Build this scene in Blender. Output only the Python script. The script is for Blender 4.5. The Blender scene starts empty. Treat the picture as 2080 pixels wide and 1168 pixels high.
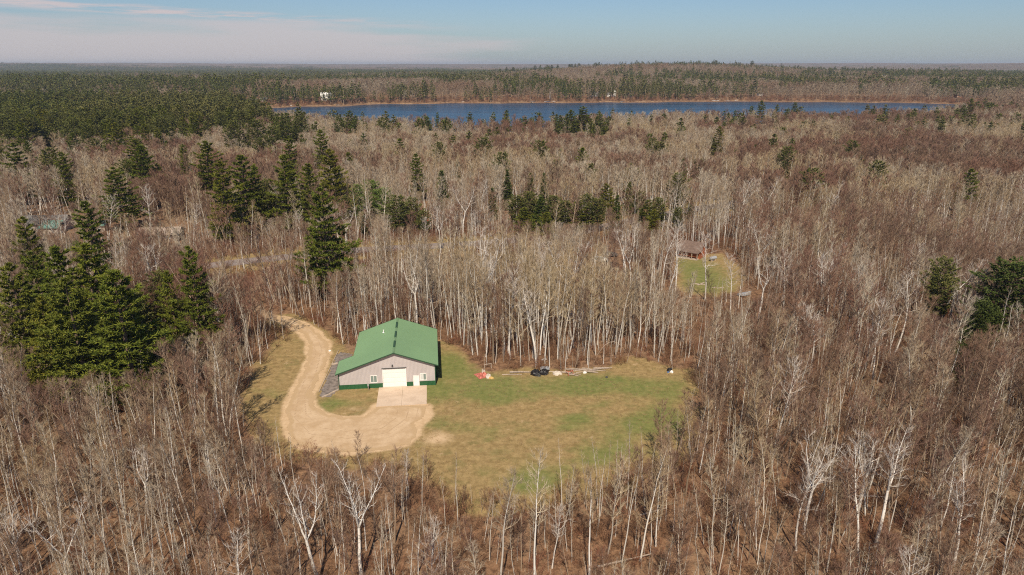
import bpy, math
import numpy as np
from mathutils import Matrix, Vector, Euler

# ============================================================ camera, sky, sun, exposure
sc = bpy.context.scene
CAMH, FPX, PITCH = 54.0, 1387.0, math.radians(18.1)
cam_d = bpy.data.cameras.new('camera'); cam = bpy.data.objects.new('camera', cam_d)
sc.collection.objects.link(cam); sc.camera = cam
cam.location = (0, 0, CAMH); cam.rotation_euler = (math.radians(90) - PITCH, 0, 0)
cam_d.sensor_width = 36.0; cam_d.lens = 36.0 * FPX / 2080.0
cam_d.clip_start = 0.5; cam_d.clip_end = 40000

SUN_EL = math.radians(50)
SUN_AZ_TO = math.radians(3.0)            # light travels towards +Y, a touch towards +X
sun_d = bpy.data.lights.new('sun', 'SUN'); sun = bpy.data.objects.new('sun', sun_d)
sc.collection.objects.link(sun)
sun_d.energy = 4.9; sun_d.angle = math.radians(0.53); sun_d.color = (1.0, 0.90, 0.755)
ld = Vector((math.sin(SUN_AZ_TO) * math.cos(SUN_EL), math.cos(SUN_AZ_TO) * math.cos(SUN_EL), -math.sin(SUN_EL)))
sun.rotation_euler = ld.to_track_quat('-Z', 'Y').to_euler(); sun.location = (0, -50, 200)

w = bpy.data.worlds.new('World'); sc.world = w; w.use_nodes = True
wn = w.node_tree; wn.nodes.clear()
def N(nt, typ, **kw):
    n = nt.nodes.new(typ)
    for k, v in kw.items():
        if k == 'inp':
            for kk, vv in v.items(): n.inputs[kk].default_value = vv
        else: setattr(n, k, v)
    return n
def MT(nt, op, a, b=None, c=None, clamp=False):
    n = nt.nodes.new('ShaderNodeMath'); n.operation = op; n.use_clamp = clamp
    for i, v in enumerate((a, b, c)):
        if v is None: continue
        if hasattr(v, 'is_linked') or hasattr(v, 'links'): nt.links.new(v, n.inputs[i])
        else: n.inputs[i].default_value = v
    return n.outputs[0]
def MIX(nt, f, a, b, blend='MIX'):
    n = nt.nodes.new('ShaderNodeMix'); n.data_type = 'RGBA'; n.blend_type = blend
    for i, v in ((0, f), (6, a), (7, b)):
        if hasattr(v, 'links'): nt.links.new(v, n.inputs[i])
        elif i == 0: n.inputs[0].default_value = v
        else: n.inputs[i].default_value = (*v, 1) if len(v) == 3 else v
    return n.outputs[2]
def RAMP(nt, v, lo, hi):
    n = nt.nodes.new('ShaderNodeMapRange'); n.interpolation_type = 'SMOOTHSTEP'
    nt.links.new(v, n.inputs[0]); n.inputs[1].default_value = lo; n.inputs[2].default_value = hi
    return n.outputs[0]
def NOISE(nt, vec, scale, detail=4, rough=0.55, out=0):
    n = nt.nodes.new('ShaderNodeTexNoise'); n.inputs['Scale'].default_value = scale
    n.inputs['Detail'].default_value = detail; n.inputs['Roughness'].default_value = rough
    if vec is not None: nt.links.new(vec, n.inputs['Vector'])
    return n.outputs[out]
def VMAP(nt, vec, scale=(1, 1, 1), rot=(0, 0, 0)):
    n = nt.nodes.new('ShaderNodeMapping'); n.inputs['Scale'].default_value = scale; n.inputs['Rotation'].default_value = rot
    nt.links.new(vec, n.inputs['Vector']); return n.outputs[0]

sky = N(wn, 'ShaderNodeTexSky', sky_type='NISHITA'); sky.sun_disc = False
sky.sun_elevation = SUN_EL; sky.sun_rotation = math.radians(180) + SUN_AZ_TO
sky.altitude = 300; sky.air_density = 1.0; sky.dust_density = 0.7; sky.ozone_density = 2.5
tc = N(wn, 'ShaderNodeTexCoord')
sx = N(wn, 'ShaderNodeSeparateXYZ'); wn.links.new(tc.outputs['Generated'], sx.inputs[0])
X_, Y_, Z_ = sx.outputs
# thin cirrus: a low veil heavier to the left, and a long streak
veil_n = NOISE(wn, VMAP(wn, tc.outputs['Generated'], (2.2, 2.2, 26)), 1.7, 6, 0.6)
fine_n = NOISE(wn, VMAP(wn, tc.outputs['Generated'], (5, 5, 70)), 2.3, 5, 0.6)
low = MT(wn, 'SUBTRACT', 1.0, RAMP(wn, Z_, 0.012, 0.085))
left = MT(wn, 'SUBTRACT', 1.0, RAMP(wn, X_, -0.5, 0.28))
v1 = RAMP(wn, MT(wn, 'ADD', MT(wn, 'MULTIPLY', veil_n, 0.75), MT(wn, 'MULTIPLY', MT(wn, 'MULTIPLY', low, left), 0.62)), 0.50, 0.80)
line = MT(wn, 'ABSOLUTE', MT(wn, 'SUBTRACT', MT(wn, 'ADD', Z_, MT(wn, 'MULTIPLY', X_, 0.038)), MT(wn, 'ADD', 0.0385, MT(wn, 'MULTIPLY', fine_n, 0.012))))
v2 = MT(wn, 'MULTIPLY', MT(wn, 'SUBTRACT', 1.0, RAMP(wn, line, 0.001, 0.0085)),
        MT(wn, 'MULTIPLY', RAMP(wn, fine_n, 0.36, 0.58), MT(wn, 'SUBTRACT', 1.0, RAMP(wn, X_, -0.35, 0.0))))
cl = MT(wn, 'MAXIMUM', MT(wn, 'MULTIPLY', v1, 0.75), MT(wn, 'MULTIPLY', v2, 1.0), clamp=True)
up_ok = MT(wn, 'MULTIPLY', cl, MT(wn, 'SUBTRACT', 1.0, RAMP(wn, Z_, 0.25, 0.7)))
graded = MIX(wn, 1.0, sky.outputs[0], (0.80, 0.90, 1.04), 'MULTIPLY')
hz_ = MT(wn, 'MULTIPLY', MT(wn, 'SUBTRACT', 1.0, RAMP(wn, Z_, -0.03, 0.085)), 0.62)
skyh = MIX(wn, hz_, graded, (4.5, 5.0, 5.7))
skyc = MIX(wn, up_ok, skyh, (7.2, 6.5, 6.7))
bg = N(wn, 'ShaderNodeBackground'); wn.links.new(skyc, bg.inputs[0]); bg.inputs[1].default_value = 0.072
wo = N(wn, 'ShaderNodeOutputWorld'); wn.links.new(bg.outputs[0], wo.inputs[0])
sc.view_settings.view_transform = 'Standard'; sc.view_settings.look = 'None'
sc.view_settings.exposure = 0.2; sc.view_settings.gamma = 1.0
sc.render.engine = 'CYCLES'
sc.cycles.use_denoising = False; sc.cycles.filter_width = 1.1
sc.cycles.max_bounces = 5; sc.cycles.diffuse_bounces = 2; sc.cycles.glossy_bounces = 2
sc.cycles.transmission_bounces = 2; sc.cycles.transparent_max_bounces = 4; sc.cycles.volume_bounces = 0

# ============================================================ helpers
RS = np.random.RandomState
def G(px, py, z=0.0):
    a = (px - 1040) / FPX; b = (py - 584) / FPX
    dy = math.cos(PITCH) - b * math.sin(PITCH); dz = -math.sin(PITCH) - b * math.cos(PITCH)
    t = (z - CAMH) / dz
    return (a * t, dy * t)
def PXY(x, y, z):
    dz = z - CAMH
    dep = y * math.cos(PITCH) - dz * math.sin(PITCH); up = y * math.sin(PITCH) + dz * math.cos(PITCH)
    return 1040 + FPX * x / dep, 584 - FPX * up / dep, dep
def poly(pts): return np.array([G(*p) for p in pts])
def inside(P, X, Y):
    X = np.asarray(X, float); Y = np.asarray(Y, float); r = np.zeros(X.shape, bool); n = len(P)
    for i in range(n):
        x0, y0 = P[i]; x1, y1 = P[(i + 1) % n]
        if y0 == y1: continue
        c = ((y0 > Y) != (y1 > Y)) & (X < (x1 - x0) * (Y - y0) / (y1 - y0) + x0); r ^= c
    return r
def pdist(P, X, Y, closed=True):
    X = np.asarray(X, float); Y = np.asarray(Y, float); d = np.full(X.shape, 1e9)
    n = len(P)
    for i in range(n if closed else n - 1):
        x0, y0 = P[i]; x1, y1 = P[(i + 1) % n]; vx, vy = x1 - x0, y1 - y0; L = vx * vx + vy * vy + 1e-9
        t = np.clip(((X - x0) * vx + (Y - y0) * vy) / L, 0, 1)
        d = np.minimum(d, np.hypot(X - x0 - t * vx, Y - y0 - t * vy))
    return d
def sdist(P, X, Y):                                # >0 inside
    d = pdist(P, X, Y); return np.where(inside(P, X, Y), d, -d)
_ng = RS(77).rand(16, 64, 64)
def vn(X, Y, scale, k=0):
    g = _ng[k % 16]; x = np.asarray(X, float) / scale + 13.7 * k; y = np.asarray(Y, float) / scale + 7.1 * k
    xi = np.floor(x).astype(int); yi = np.floor(y).astype(int); fx = x - xi; fy = y - yi
    fx = fx * fx * (3 - 2 * fx); fy = fy * fy * (3 - 2 * fy)
    a = g[xi % 64, yi % 64]; b = g[(xi + 1) % 64, yi % 64]; c = g[xi % 64, (yi + 1) % 64]; d = g[(xi + 1) % 64, (yi + 1) % 64]
    return (a * (1 - fx) + b * fx) * (1 - fy) + (c * (1 - fx) + d * fx) * fy
def fbm(X, Y, scale, k=0, o=3):
    s = 0; a = 1; t = 0
    for i in range(o): s = s + a * vn(X, Y, scale / 2 ** i, k + i); t += a; a *= .55
    return s / t
def sstep(a, b, x):
    t = np.clip((np.asarray(x, float) - a) / (b - a), 0, 1); return t * t * (3 - 2 * t)

def mesh_np(name, V, F, mats, smooth=False, mi=None):
    me = bpy.data.meshes.new(name)
    V = np.asarray(V, np.float32)
    if isinstance(F, np.ndarray):
        n, k = F.shape
        me.vertices.add(len(V)); me.vertices.foreach_set('co', V.ravel())
        me.loops.add(n * k); me.loops.foreach_set('vertex_index', F.ravel().astype(np.int32))
        me.polygons.add(n); me.polygons.foreach_set('loop_start', np.arange(0, n * k, k, dtype=np.int32))
        me.update(calc_edges=True)
    else:
        me.from_pydata(V.tolist(), [], F); me.update()
    for m in (mats if isinstance(mats, (list, tuple)) else [mats]): me.materials.append(m)
    if mi is not None: me.polygons.foreach_set('material_index', np.asarray(mi, np.int32))
    me.polygons.foreach_set('use_smooth', np.full(len(me.polygons), bool(smooth)))
    return me
def link(name, me, parent=None):
    o = bpy.data.objects.new(name, me); sc.collection.objects.link(o)
    if parent is not None: o.parent = parent
    return o
def tag(o, label=None, cat=None, group=None, kind=None):
    for k, v in (('label', label), ('category', cat), ('group', group), ('kind', kind)):
        if v: o[k] = v
    return o
def thing(name, label, cat, loc=(0, 0, 0), rz=0.0, group=None):
    o = bpy.data.objects.new(name, None); sc.collection.objects.link(o)
    o.empty_display_size = 0.3; o.location = loc; o.rotation_euler = (0, 0, rz)
    return tag(o, label, cat, group)
class MB:
    """collects boxes, quads and tubes into one mesh"""
    def __init__(s): s.v = []; s.f = []
    def quad(s, *p):
        b = len(s.v); s.v += [tuple(q) for q in p]; s.f.append(tuple(range(b, b + len(p)))); return s
    def box(s, x0, y0, z0, x1, y1, z1):
        b = len(s.v)
        s.v += [(x0, y0, z0), (x1, y0, z0), (x1, y1, z0), (x0, y1, z0), (x0, y0, z1), (x1, y0, z1), (x1, y1, z1), (x0, y1, z1)]
        s.f += [tuple(b + i for i in q) for q in ((0, 3, 2, 1), (4, 5, 6, 7), (0, 1, 5, 4), (1, 2, 6, 5), (2, 3, 7, 6), (3, 0, 4, 7))]
        return s
    def prism(s, pts, y0, y1):                     # outline in x,z extruded along y
        b = len(s.v); n = len(pts)
        s.v += [(p[0], y0, p[1]) for p in pts] + [(p[0], y1, p[1]) for p in pts]
        s.f.append(tuple(b + i for i in range(n))); s.f.append(tuple(b + n + i for i in range(n - 1, -1, -1)))
        for i in range(n): j = (i + 1) % n; s.f.append((b + i, b + n + i, b + n + j, b + j))
        return s
    def tube(s, P, R, k=6, cap=True):
        P = [Vector(p) for p in P]; b = len(s.v); n = len(P)
        if not hasattr(R, '__len__'): R = [R] * n
        t = (P[-1] - P[0]).normalized(); a = Vector((1, 0, 0)) if abs(t.x) < .8 else Vector((0, 1, 0))
        e1 = t.cross(a).normalized(); e2 = t.cross(e1).normalized()
        for p, r in zip(P, R):
            for i in range(k):
                q = 2 * math.pi * i / k; s.v.append(tuple(p + e1 * (r * math.cos(q)) + e2 * (r * math.sin(q))))
        for i in range(n - 1):
            for j in range(k):
                j2 = (j + 1) % k; s.f.append((b + i * k + j, b + i * k + j2, b + (i + 1) * k + j2, b + (i + 1) * k + j))
        if cap: s.f.append(tuple(b + j for j in range(k - 1, -1, -1))); s.f.append(tuple(b + (n - 1) * k + j for j in range(k)))
        return s
    def build(s, name, mat, parent=None, smooth=False):
        return link(name, mesh_np(name, s.v, s.f, mat, smooth), parent)

# ============================================================ materials
def mat(name, base=(0.5, 0.5, 0.5), rough=0.8, spec=0.3, build=None, metallic=0.0):
    m = bpy.data.materials.new(name); m.use_nodes = True; nt = m.node_tree
    b = nt.nodes['Principled BSDF']; b.inputs['Base Color'].default_value = (*base, 1)
    b.inputs['Roughness'].default_value = rough; b.inputs['Metallic'].default_value = metallic
    b.inputs['Specular IOR Level'].default_value = spec
    if build:
        c = build(nt, b)
        if c is not None: nt.links.new(c, b.inputs['Base Color'])
    return m
def simple(name, base, rough=0.7, spec=0.3, var=0.15, scale=3.0, metallic=0.0):
    def f(nt, b):
        t = N(nt, 'ShaderNodeTexCoord')
        n = NOISE(nt, t.outputs['Object'], scale, 5, 0.6)
        d = tuple(max(0, c * (1 - var)) for c in base); l = tuple(min(1, c * (1 + var)) for c in base)
        return MIX(nt, RAMP(nt, n, 0.3, 0.7), d, l)
    return mat(name, base, rough, spec, f, metallic)
def geo_pos(nt): return N(nt, 'ShaderNodeNewGeometry').outputs['Position']
def tinted(name, cols, rough=0.85, patch=None, patch_scale=0.012, amt=0.6):
    """colour picked per tree, with a slow drift over the land"""
    def f(nt, b):
        oi = N(nt, 'ShaderNodeObjectInfo')
        cr = N(nt, 'ShaderNodeValToRGB'); el = cr.color_ramp.elements
        el[0].position = 0; el[0].color = (*cols[0], 1); el[1].position = 1; el[1].color = (*cols[-1], 1)
        for i, c in enumerate(cols[1:-1]): e = el.new((i + 1) / (len(cols) - 1)); e.color = (*c, 1)
        nt.links.new(oi.outputs['Random'], cr.inputs[0]); c = cr.outputs[0]
        if patch:
            pn = NOISE(nt, oi.outputs['Location'], patch_scale, 2, 0.5)
            c = MIX(nt, MT(nt, 'MULTIPLY', RAMP(nt, pn, 0.45, 0.62), amt), c, patch)
        if 'bark' not in name:                     # every needle spray and twig its own shade
            g = N(nt, 'ShaderNodeNewGeometry'); k_ = .42 if 'needle' in name else .22
            v = MT(nt, 'ADD', MT(nt, 'MULTIPLY', g.outputs['Random Per Island'], 2 * k_), 1 - k_)
            cc = N(nt, 'ShaderNodeCombineColor'); [nt.links.new(v, cc.inputs[q]) for q in range(3)]
            if 'needle' in name: nt.links.new(MT(nt, 'MULTIPLY', v, MT(nt, 'ADD', MT(nt, 'MULTIPLY', v, .35), .65)), cc.inputs[0])
            c = MIX(nt, 1.0, c, cc.outputs[0], 'MULTIPLY')
        return c
    return mat(name, cols[0], rough, 0.15, f)
def f_birch(nt, b):
    t = N(nt, 'ShaderNodeTexCoord')
    n = NOISE(nt, VMAP(nt, t.outputs['Object'], (2.0, 2.0, 5.5)), 1.0, 4, 0.7)
    m = RAMP(nt, n, 0.54, 0.64)
    sx = N(nt, 'ShaderNodeSeparateXYZ'); nt.links.new(t.outputs['Object'], sx.inputs[0])
    base = MIX(nt, RAMP(nt, NOISE(nt, t.outputs['Object'], .6, 2), .35, .7), (0.60, 0.54, 0.47), (0.74, 0.70, 0.63))
    return MIX(nt, m, base, (0.10, 0.075, 0.055))
M = {}
M['birch_bark'] = mat('birch_bark', rough=0.8, spec=.15, build=f_birch)
M['aspen_bark'] = tinted('aspen_bark', [(0.42, 0.36, 0.29), (0.66, 0.61, 0.53), (0.33, 0.27, 0.21), (0.72, 0.68, 0.61), (0.5, 0.44, 0.36), (0.76, 0.72, 0.65)])
M['aspen_twig'] = tinted('aspen_twig', [(0.252, 0.175, 0.111), (0.420, 0.325, 0.218), (0.315, 0.220, 0.138), (0.462, 0.390, 0.294), (0.210, 0.145, 0.093), (0.378, 0.270, 0.169), (0.493, 0.420, 0.311), (0.284, 0.210, 0.147)], patch=(0.421, 0.308, 0.149), amt=.45)
M['birch_twig'] = tinted('birch_twig', [(0.46, 0.39, 0.32), (0.56, 0.49, 0.42)])
M['maple_bark'] = tinted('maple_bark', [(0.286, 0.206, 0.138), (0.377, 0.288, 0.196), (0.221, 0.150, 0.098)])
M['maple_twig'] = tinted('maple_twig', [(0.223, 0.140, 0.090), (0.148, 0.092, 0.061), (0.307, 0.205, 0.135), (0.180, 0.105, 0.077), (0.265, 0.155, 0.104), (0.127, 0.083, 0.058)], patch=(0.224, 0.095, 0.061), amt=.4, patch_scale=.02)
M['brush_twig'] = tinted('brush_twig', [(0.199, 0.100, 0.052), (0.148, 0.076, 0.042), (0.263, 0.142, 0.078), (0.211, 0.076, 0.045)])
M['pine_bark'] = simple('pine_bark', (0.15, 0.10, 0.07), 0.9, .1)
M['pine_needle'] = tinted('pine_needle', [(0.134, 0.149, 0.017), (0.103, 0.126, 0.016), (0.164, 0.159, 0.020), (0.114, 0.135, 0.019)], 0.6)
M['spruce_needle'] = tinted('spruce_needle', [(0.102, 0.130, 0.024), (0.077, 0.106, 0.024), (0.141, 0.144, 0.031)], 0.65)
M['olive_needle'] = tinted('olive_needle', [(0.121, 0.132, 0.033), (0.138, 0.138, 0.037)], 0.65)
M['bright_needle'] = tinted('bright_needle', [(0.138, 0.196, 0.039), (0.161, 0.207, 0.044)], 0.65)
M['dark_needle'] = tinted('dark_needle', [(0.062, 0.084, 0.018), (0.072, 0.092, 0.020)], 0.6)
M['far_needle'] = tinted('far_needle', [(0.108, 0.128, 0.024), (0.132, 0.138, 0.030), (0.080, 0.104, 0.022), (0.140, 0.132, 0.036)], 0.7, patch=(0.165, 0.15, 0.05), patch_scale=.005, amt=.7)
M['far_twig'] = tinted('far_twig', [(0.240, 0.170, 0.116), (0.340, 0.265, 0.177), (0.170, 0.120, 0.084), (0.270, 0.200, 0.135), (0.380, 0.320, 0.233)], patch=(0.227, 0.123, 0.073), amt=.5, patch_scale=.006)
M['dead_grass'] = tinted('dead_grass', [(0.36, 0.25, 0.13), (0.28, 0.19, 0.10), (0.22, 0.20, 0.07)])

def f_ground(nt, b):
    p = geo_pos(nt); a = N(nt, 'ShaderNodeAttribute', attribute_name='mask'); s = N(nt, 'ShaderNodeSeparateColor'); nt.links.new(a.outputs['Color'], s.inputs[0])
    n1 = NOISE(nt, p, 0.9, 8, 0.7); n2 = NOISE(nt, p, 0.07, 4, 0.6); n3 = NOISE(nt, p, 4.5, 4, 0.7); n4 = NOISE(nt, VMAP(nt, p, (1, 1.2, 1)), 0.30, 6, 0.65)
    lit = MIX(nt, RAMP(nt, n1, 0.35, 0.65), (0.105, 0.055, 0.030), (0.29, 0.165, 0.09))
    lit = MIX(nt, MT(nt, 'MULTIPLY', RAMP(nt, n2, 0.45, 0.65), 0.5), lit, (0.29, 0.19, 0.115))
    lit = MIX(nt, MT(nt, 'MULTIPLY', RAMP(nt, n3, 0.50, 0.66), 0.75), lit, (0.06, 0.038, 0.026))
    lit = MIX(nt, MT(nt, 'MULTIPLY', RAMP(nt, NOISE(nt, p, 2.2, 6, .8), 0.56, 0.66), 0.7), lit, (0.36, 0.25, 0.16))
    straw = MIX(nt, RAMP(nt, n1, 0.3, 0.72), (0.215, 0.145, 0.060), (0.38, 0.265, 0.12))
    straw = MIX(nt, MT(nt, 'MULTIPLY', RAMP(nt, n3, 0.5, 0.7), 0.45), straw, (0.15, 0.115, 0.045))
    straw = MIX(nt, MT(nt, 'MULTIPLY', RAMP(nt, n4, 0.50, 0.68), 0.55), straw, (0.17, 0.15, 0.055))
    straw = MIX(nt, MT(nt, 'MULTIPLY', RAMP(nt, NOISE(nt, p, .45, 5, .7), 0.63, 0.70), 0.8), straw, (0.42, 0.29, 0.17))
    green = MIX(nt, RAMP(nt, n1, 0.32, 0.7), (0.110, 0.138, 0.036), (0.185, 0.195, 0.058))
    n5 = NOISE(nt, p, 1.7, 5, 0.75)
    straw = MIX(nt, MT(nt, 'MULTIPLY', RAMP(nt, n5, 0.53, 0.66), 0.45), straw, (0.20, 0.13, 0.06))
    green = MIX(nt, MT(nt, 'MULTIPLY', RAMP(nt, n5, 0.5, 0.66), 0.5), green, (0.22, 0.18, 0.07))
    dirt = MIX(nt, RAMP(nt, n1, 0.25, 0.75), (0.46, 0.31, 0.17), (0.60, 0.43, 0.26))
    def m(o, lo=.3, hi=.7):
        return RAMP(nt, MT(nt, 'ADD', o, MT(nt, 'MULTIPLY', MT(nt, 'SUBTRACT', MT(nt, 'ADD', MT(nt, 'MULTIPLY', n4, .6), MT(nt, 'MULTIPLY', n3, .4)), 0.5), 0.9)), lo, hi)
    c = MIX(nt, m(s.outputs[0]), lit, straw)
    c = MIX(nt, MT(nt, 'MULTIPLY', m(s.outputs[1], .25, .95), 0.85), c, green)
    c = MIX(nt, m(s.outputs[2]), c, dirt)
    # far land: mottled woods
    far = N(nt, 'ShaderNodeAttribute', attribute_name='far').outputs['Fac']
    fn = NOISE(nt, p, 0.004, 6, 0.65)
    farc = MIX(nt, RAMP(nt, fn, 0.50, 0.64), (0.17, 0.125, 0.10), (0.07, 0.075, 0.04))
    c = MIX(nt, far, c, farc)
    bmp = N(nt, 'ShaderNodeBump'); bmp.inputs['Strength'].default_value = 0.7; bmp.inputs['Distance'].default_value = 0.12
    nt.links.new(n1, bmp.inputs['Height']); nt.links.new(bmp.outputs[0], b.inputs['Normal'])
    return c
M['ground'] = mat('ground_cover', rough=0.95, spec=.1, build=f_ground)
def f_drive(nt, b):
    p = geo_pos(nt); a = N(nt, 'ShaderNodeAttribute', attribute_name='rut').outputs['Fac']
    e = N(nt, 'ShaderNodeAttribute', attribute_name='edge').outputs['Fac']
    n1 = NOISE(nt, p, 0.35, 6, 0.65); n2 = NOISE(nt, p, 3.0, 6, 0.75)
    c = MIX(nt, RAMP(nt, n1, 0.3, 0.7), (0.44, 0.30, 0.17), (0.57, 0.415, 0.26))
    c = MIX(nt, MT(nt, 'MULTIPLY', RAMP(nt, n2, 0.5, 0.75), 0.5), c, (0.36, 0.235, 0.13))
    c = MIX(nt, MT(nt, 'MULTIPLY', RAMP(nt, MT(nt, 'MULTIPLY', a, MT(nt, 'ADD', n1, .3)), 0.36, 0.8), 0.7), c, (0.33, 0.215, 0.125))
    em = RAMP(nt, MT(nt, 'ADD', e, MT(nt, 'MULTIPLY', MT(nt, 'SUBTRACT', n2, .5), 1.1)), .35, .75)
    c = MIX(nt, em, MIX(nt, n2, (0.40, 0.27, 0.145), (0.50, 0.35, 0.20)), c)
    bmp = N(nt, 'ShaderNodeBump'); bmp.inputs['Strength'].default_value = 0.5; bmp.inputs['Distance'].default_value = 0.05
    nt.links.new(n2, bmp.inputs['Height']); nt.links.new(bmp.outputs[0], b.inputs['Normal'])
    return c
M['drive'] = mat('sandy_dirt', rough=0.95, spec=.1, build=f_drive)
def f_water(nt, b):
    p = geo_pos(nt); n = NOISE(nt, VMAP(nt, p, (0.35, 1, 1)), 0.5, 6, 0.7); big = NOISE(nt, VMAP(nt, p, (0.006, .035, 1)), 1.0, 5)
    bmp = N(nt, 'ShaderNodeBump'); bmp.inputs['Strength'].default_value = 0.6; bmp.inputs['Distance'].default_value = 0.5
    nt.links.new(n, bmp.inputs['Height']); nt.links.new(bmp.outputs[0], b.inputs['Normal'])
    b.inputs['IOR'].default_value = 1.33
    return MIX(nt, RAMP(nt, big, .35, .65), (0.002, 0.032, 0.072), (0.008, 0.062, 0.128))
M['water'] = mat('lake_water', rough=0.2, spec=.2, build=f_water)
M['roof_green'] = simple('green_metal_roof', (0.165, 0.27, 0.135), 0.45, .4, .05, .12)
M['wain_green'] = simple('dark_green_metal', (0.028, 0.105, 0.042), 0.45, .4, .1, .5)
M['trim_green'] = simple('green_trim', (0.030, 0.075, 0.040), 0.5, .4, .1, 1)
M['siding'] = simple('tan_grey_siding', (0.49, 0.435, 0.41), 0.5, .3, .05, .4)
M['white'] = simple('white_paint', (0.82, 0.78, 0.71), 0.5, .3, .03, 1)
M['dark'] = simple('dark_metal', (0.05, 0.05, 0.045), 0.5, .3)
M['glass'] = simple('window_glass', (0.20, 0.25, 0.22), 0.12, .6, .1, .6)
M['glass_pale'] = simple('pale_glass', (0.55, 0.56, 0.52), 0.2, .5, .06, .6)  # paler tone of glass, for one window pane and the headlights
def f_conc(nt, b):
    p = geo_pos(nt); n = NOISE(nt, p, 0.5, 6, .7); n2 = NOISE(nt, p, 5, 4, .7)
    c = MIX(nt, RAMP(nt, n, .3, .7), (0.50, 0.375, 0.265), (0.60, 0.46, 0.335))
    return MIX(nt, MT(nt, 'MULTIPLY', RAMP(nt, n2, .55, .75), .4), c, (0.36, 0.28, 0.20))
M['concrete'] = mat('concrete', rough=.9, spec=.2, build=f_conc)
M['asphalt'] = simple('worn_asphalt', (0.24, 0.195, 0.17), .9, .2, .15, .3)
M['gravel'] = simple('grey_gravel', (0.20, 0.165, 0.14), .95, .1, .35, 1.5)
M['timber'] = simple('bleached_timber', (0.42, 0.33, 0.25), .85, .15, .2, 2)
M['log_red'] = simple('stained_logs', (0.36, 0.115, 0.05), .8, .2, .2, 1)
M['shingle_brown'] = simple('brown_shingles', (0.16, 0.11, 0.085), .9, .1, .2, 1.5)
M['shingle_grey'] = simple('grey_shingles', (0.13, 0.12, 0.11), .9, .1, .2, 1.5)
M['teal'] = simple('teal_metal_roof', (0.13, 0.25, 0.20), .5, .4, .1, .5)
M['tan_roof'] = simple('tan_roof', (0.36, 0.28, 0.22), .8, .2, .12, .5)
M['cream'] = simple('cream_siding', (0.55, 0.47, 0.38), .7, .2, .08, 1)
M['red'] = simple('red_paint', (0.42, 0.06, 0.045), .5, .3, .15, 2)
M['red_tarp'] = simple('faded_red_plastic', (0.45, 0.14, 0.10), .5, .3, .25, 3)
M['black'] = simple('black_plastic', (0.018, 0.016, 0.016), .5, .35, .3, 2)
M['silver'] = simple('dull_aluminium', (0.42, 0.43, 0.44), .45, .5, .1, 2, .3)
M['blue'] = simple('blue_paint', (0.10, 0.17, 0.32), .5, .3)
M['tyre'] = simple('tyre_rubber', (0.02, 0.02, 0.02), .9, .1)
M['track'] = simple('worn_track', (0.27, 0.18, 0.11), .95, .1, .25, .8)
M['sand'] = simple('pale_sand', (0.46, 0.34, 0.22), .95, .1, .2, .2)
M['old_wood'] = simple('grey_old_wood', (0.33, 0.26, 0.20), .9, .1, .25, 3)
M['yellow'] = simple('yellow_plastic', (0.55, 0.36, 0.12), .6, .3, .15, 3)

# ============================================================ the land: outlines (ground coordinates)
CLEARING = poly([(540, 655), (560, 640), (600, 640), (640, 652), (690, 690), (716, 715), (760, 700), (840, 690), (893, 690), (925, 702), (950, 718), (968, 742),
                 (985, 757), (1080, 752), (1150, 748), (1240, 745), (1262, 728), (1300, 726), (1360, 742), (1420, 752), (1425, 800), (1420, 860),
                 (1390, 920), (1330, 960), (1240, 985), (1150, 1010), (1060, 1045), (960, 1030), (900, 985), (800, 950), (700, 945),
                 (600, 930), (545, 905), (500, 850), (475, 800), (500, 765), (540, 710), (572, 688), (560, 668)])
DRIVE = poly([(560, 643), (580, 645), (620, 657), (650, 675), (667, 700), (668, 718), (655, 752), (642, 780), (637, 800), (642, 825), (660, 842), (700, 848), (737, 846),
              (752, 836), (764, 824), (866, 824), (866, 845), (848, 862), (850, 885), (830, 905), (770, 917), (700, 922), (640, 915), (600, 905), (583, 880), (580, 845), (590, 805),
              (612, 765), (628, 725), (625, 695), (606, 672), (580, 658), (562, 652)])
DCENTER = poly([(560, 647), (605, 662), (640, 692), (648, 715), (630, 765), (612, 805), (610, 845), (640, 875), (710, 885), (780, 875), (815, 850), (820, 826)])
DCONN = poly([(563, 650), (520, 628), (505, 600), (530, 565), (560, 535)])            # hidden link to the road
ROADC = poly([(-200, 600), (150, 570), (420, 540), (560, 524), (745, 507), (900, 499), (1010, 492), (1150, 478), (1330, 440), (1560, 400), (1880, 375), (2300, 360)])
BRIDGE_LAWN = poly([(1380, 520), (1470, 515), (1500, 540), (1505, 590), (1440, 605), (1385, 600), (1372, 560)])
YARDS = [poly([(20, 445), (150, 440), (380, 455), (380, 500), (150, 500), (60, 490)]), poly([(1190, 505), (1260, 500), (1270, 540), (1195, 545)])]
DENSE_GAP = BRIDGE_LAWN
far_sh = [(300, 221), (460, 218), (540, 219), (600, 217), (680, 216), (760, 212), (900, 210), (1100, 209), (1300, 208), (1480, 206), (1600, 207), (1760, 208), (1900, 210), (1960, 213)]
_fs = np.array([(lambda q: (q[0] / q[1], q[1]))(G(a, b, -1.0)) for a, b in far_sh])
near_sh = [(300, 950), (470, 900), (530, 690), (600, 610), (700, 560), (800, 540), (900, 532), (1100, 535), (1250, 560), (1330, 610), (1400, 590), (1500, 592), (1650, 605), (1800, 625), (1880, 720), (1960, 900)]
_nshx = np.array([(a - 1040) / FPX / math.cos(PITCH) * 1.0 for a, _ in near_sh]); _nshy = np.array([b for _, b in near_sh], float)
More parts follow.
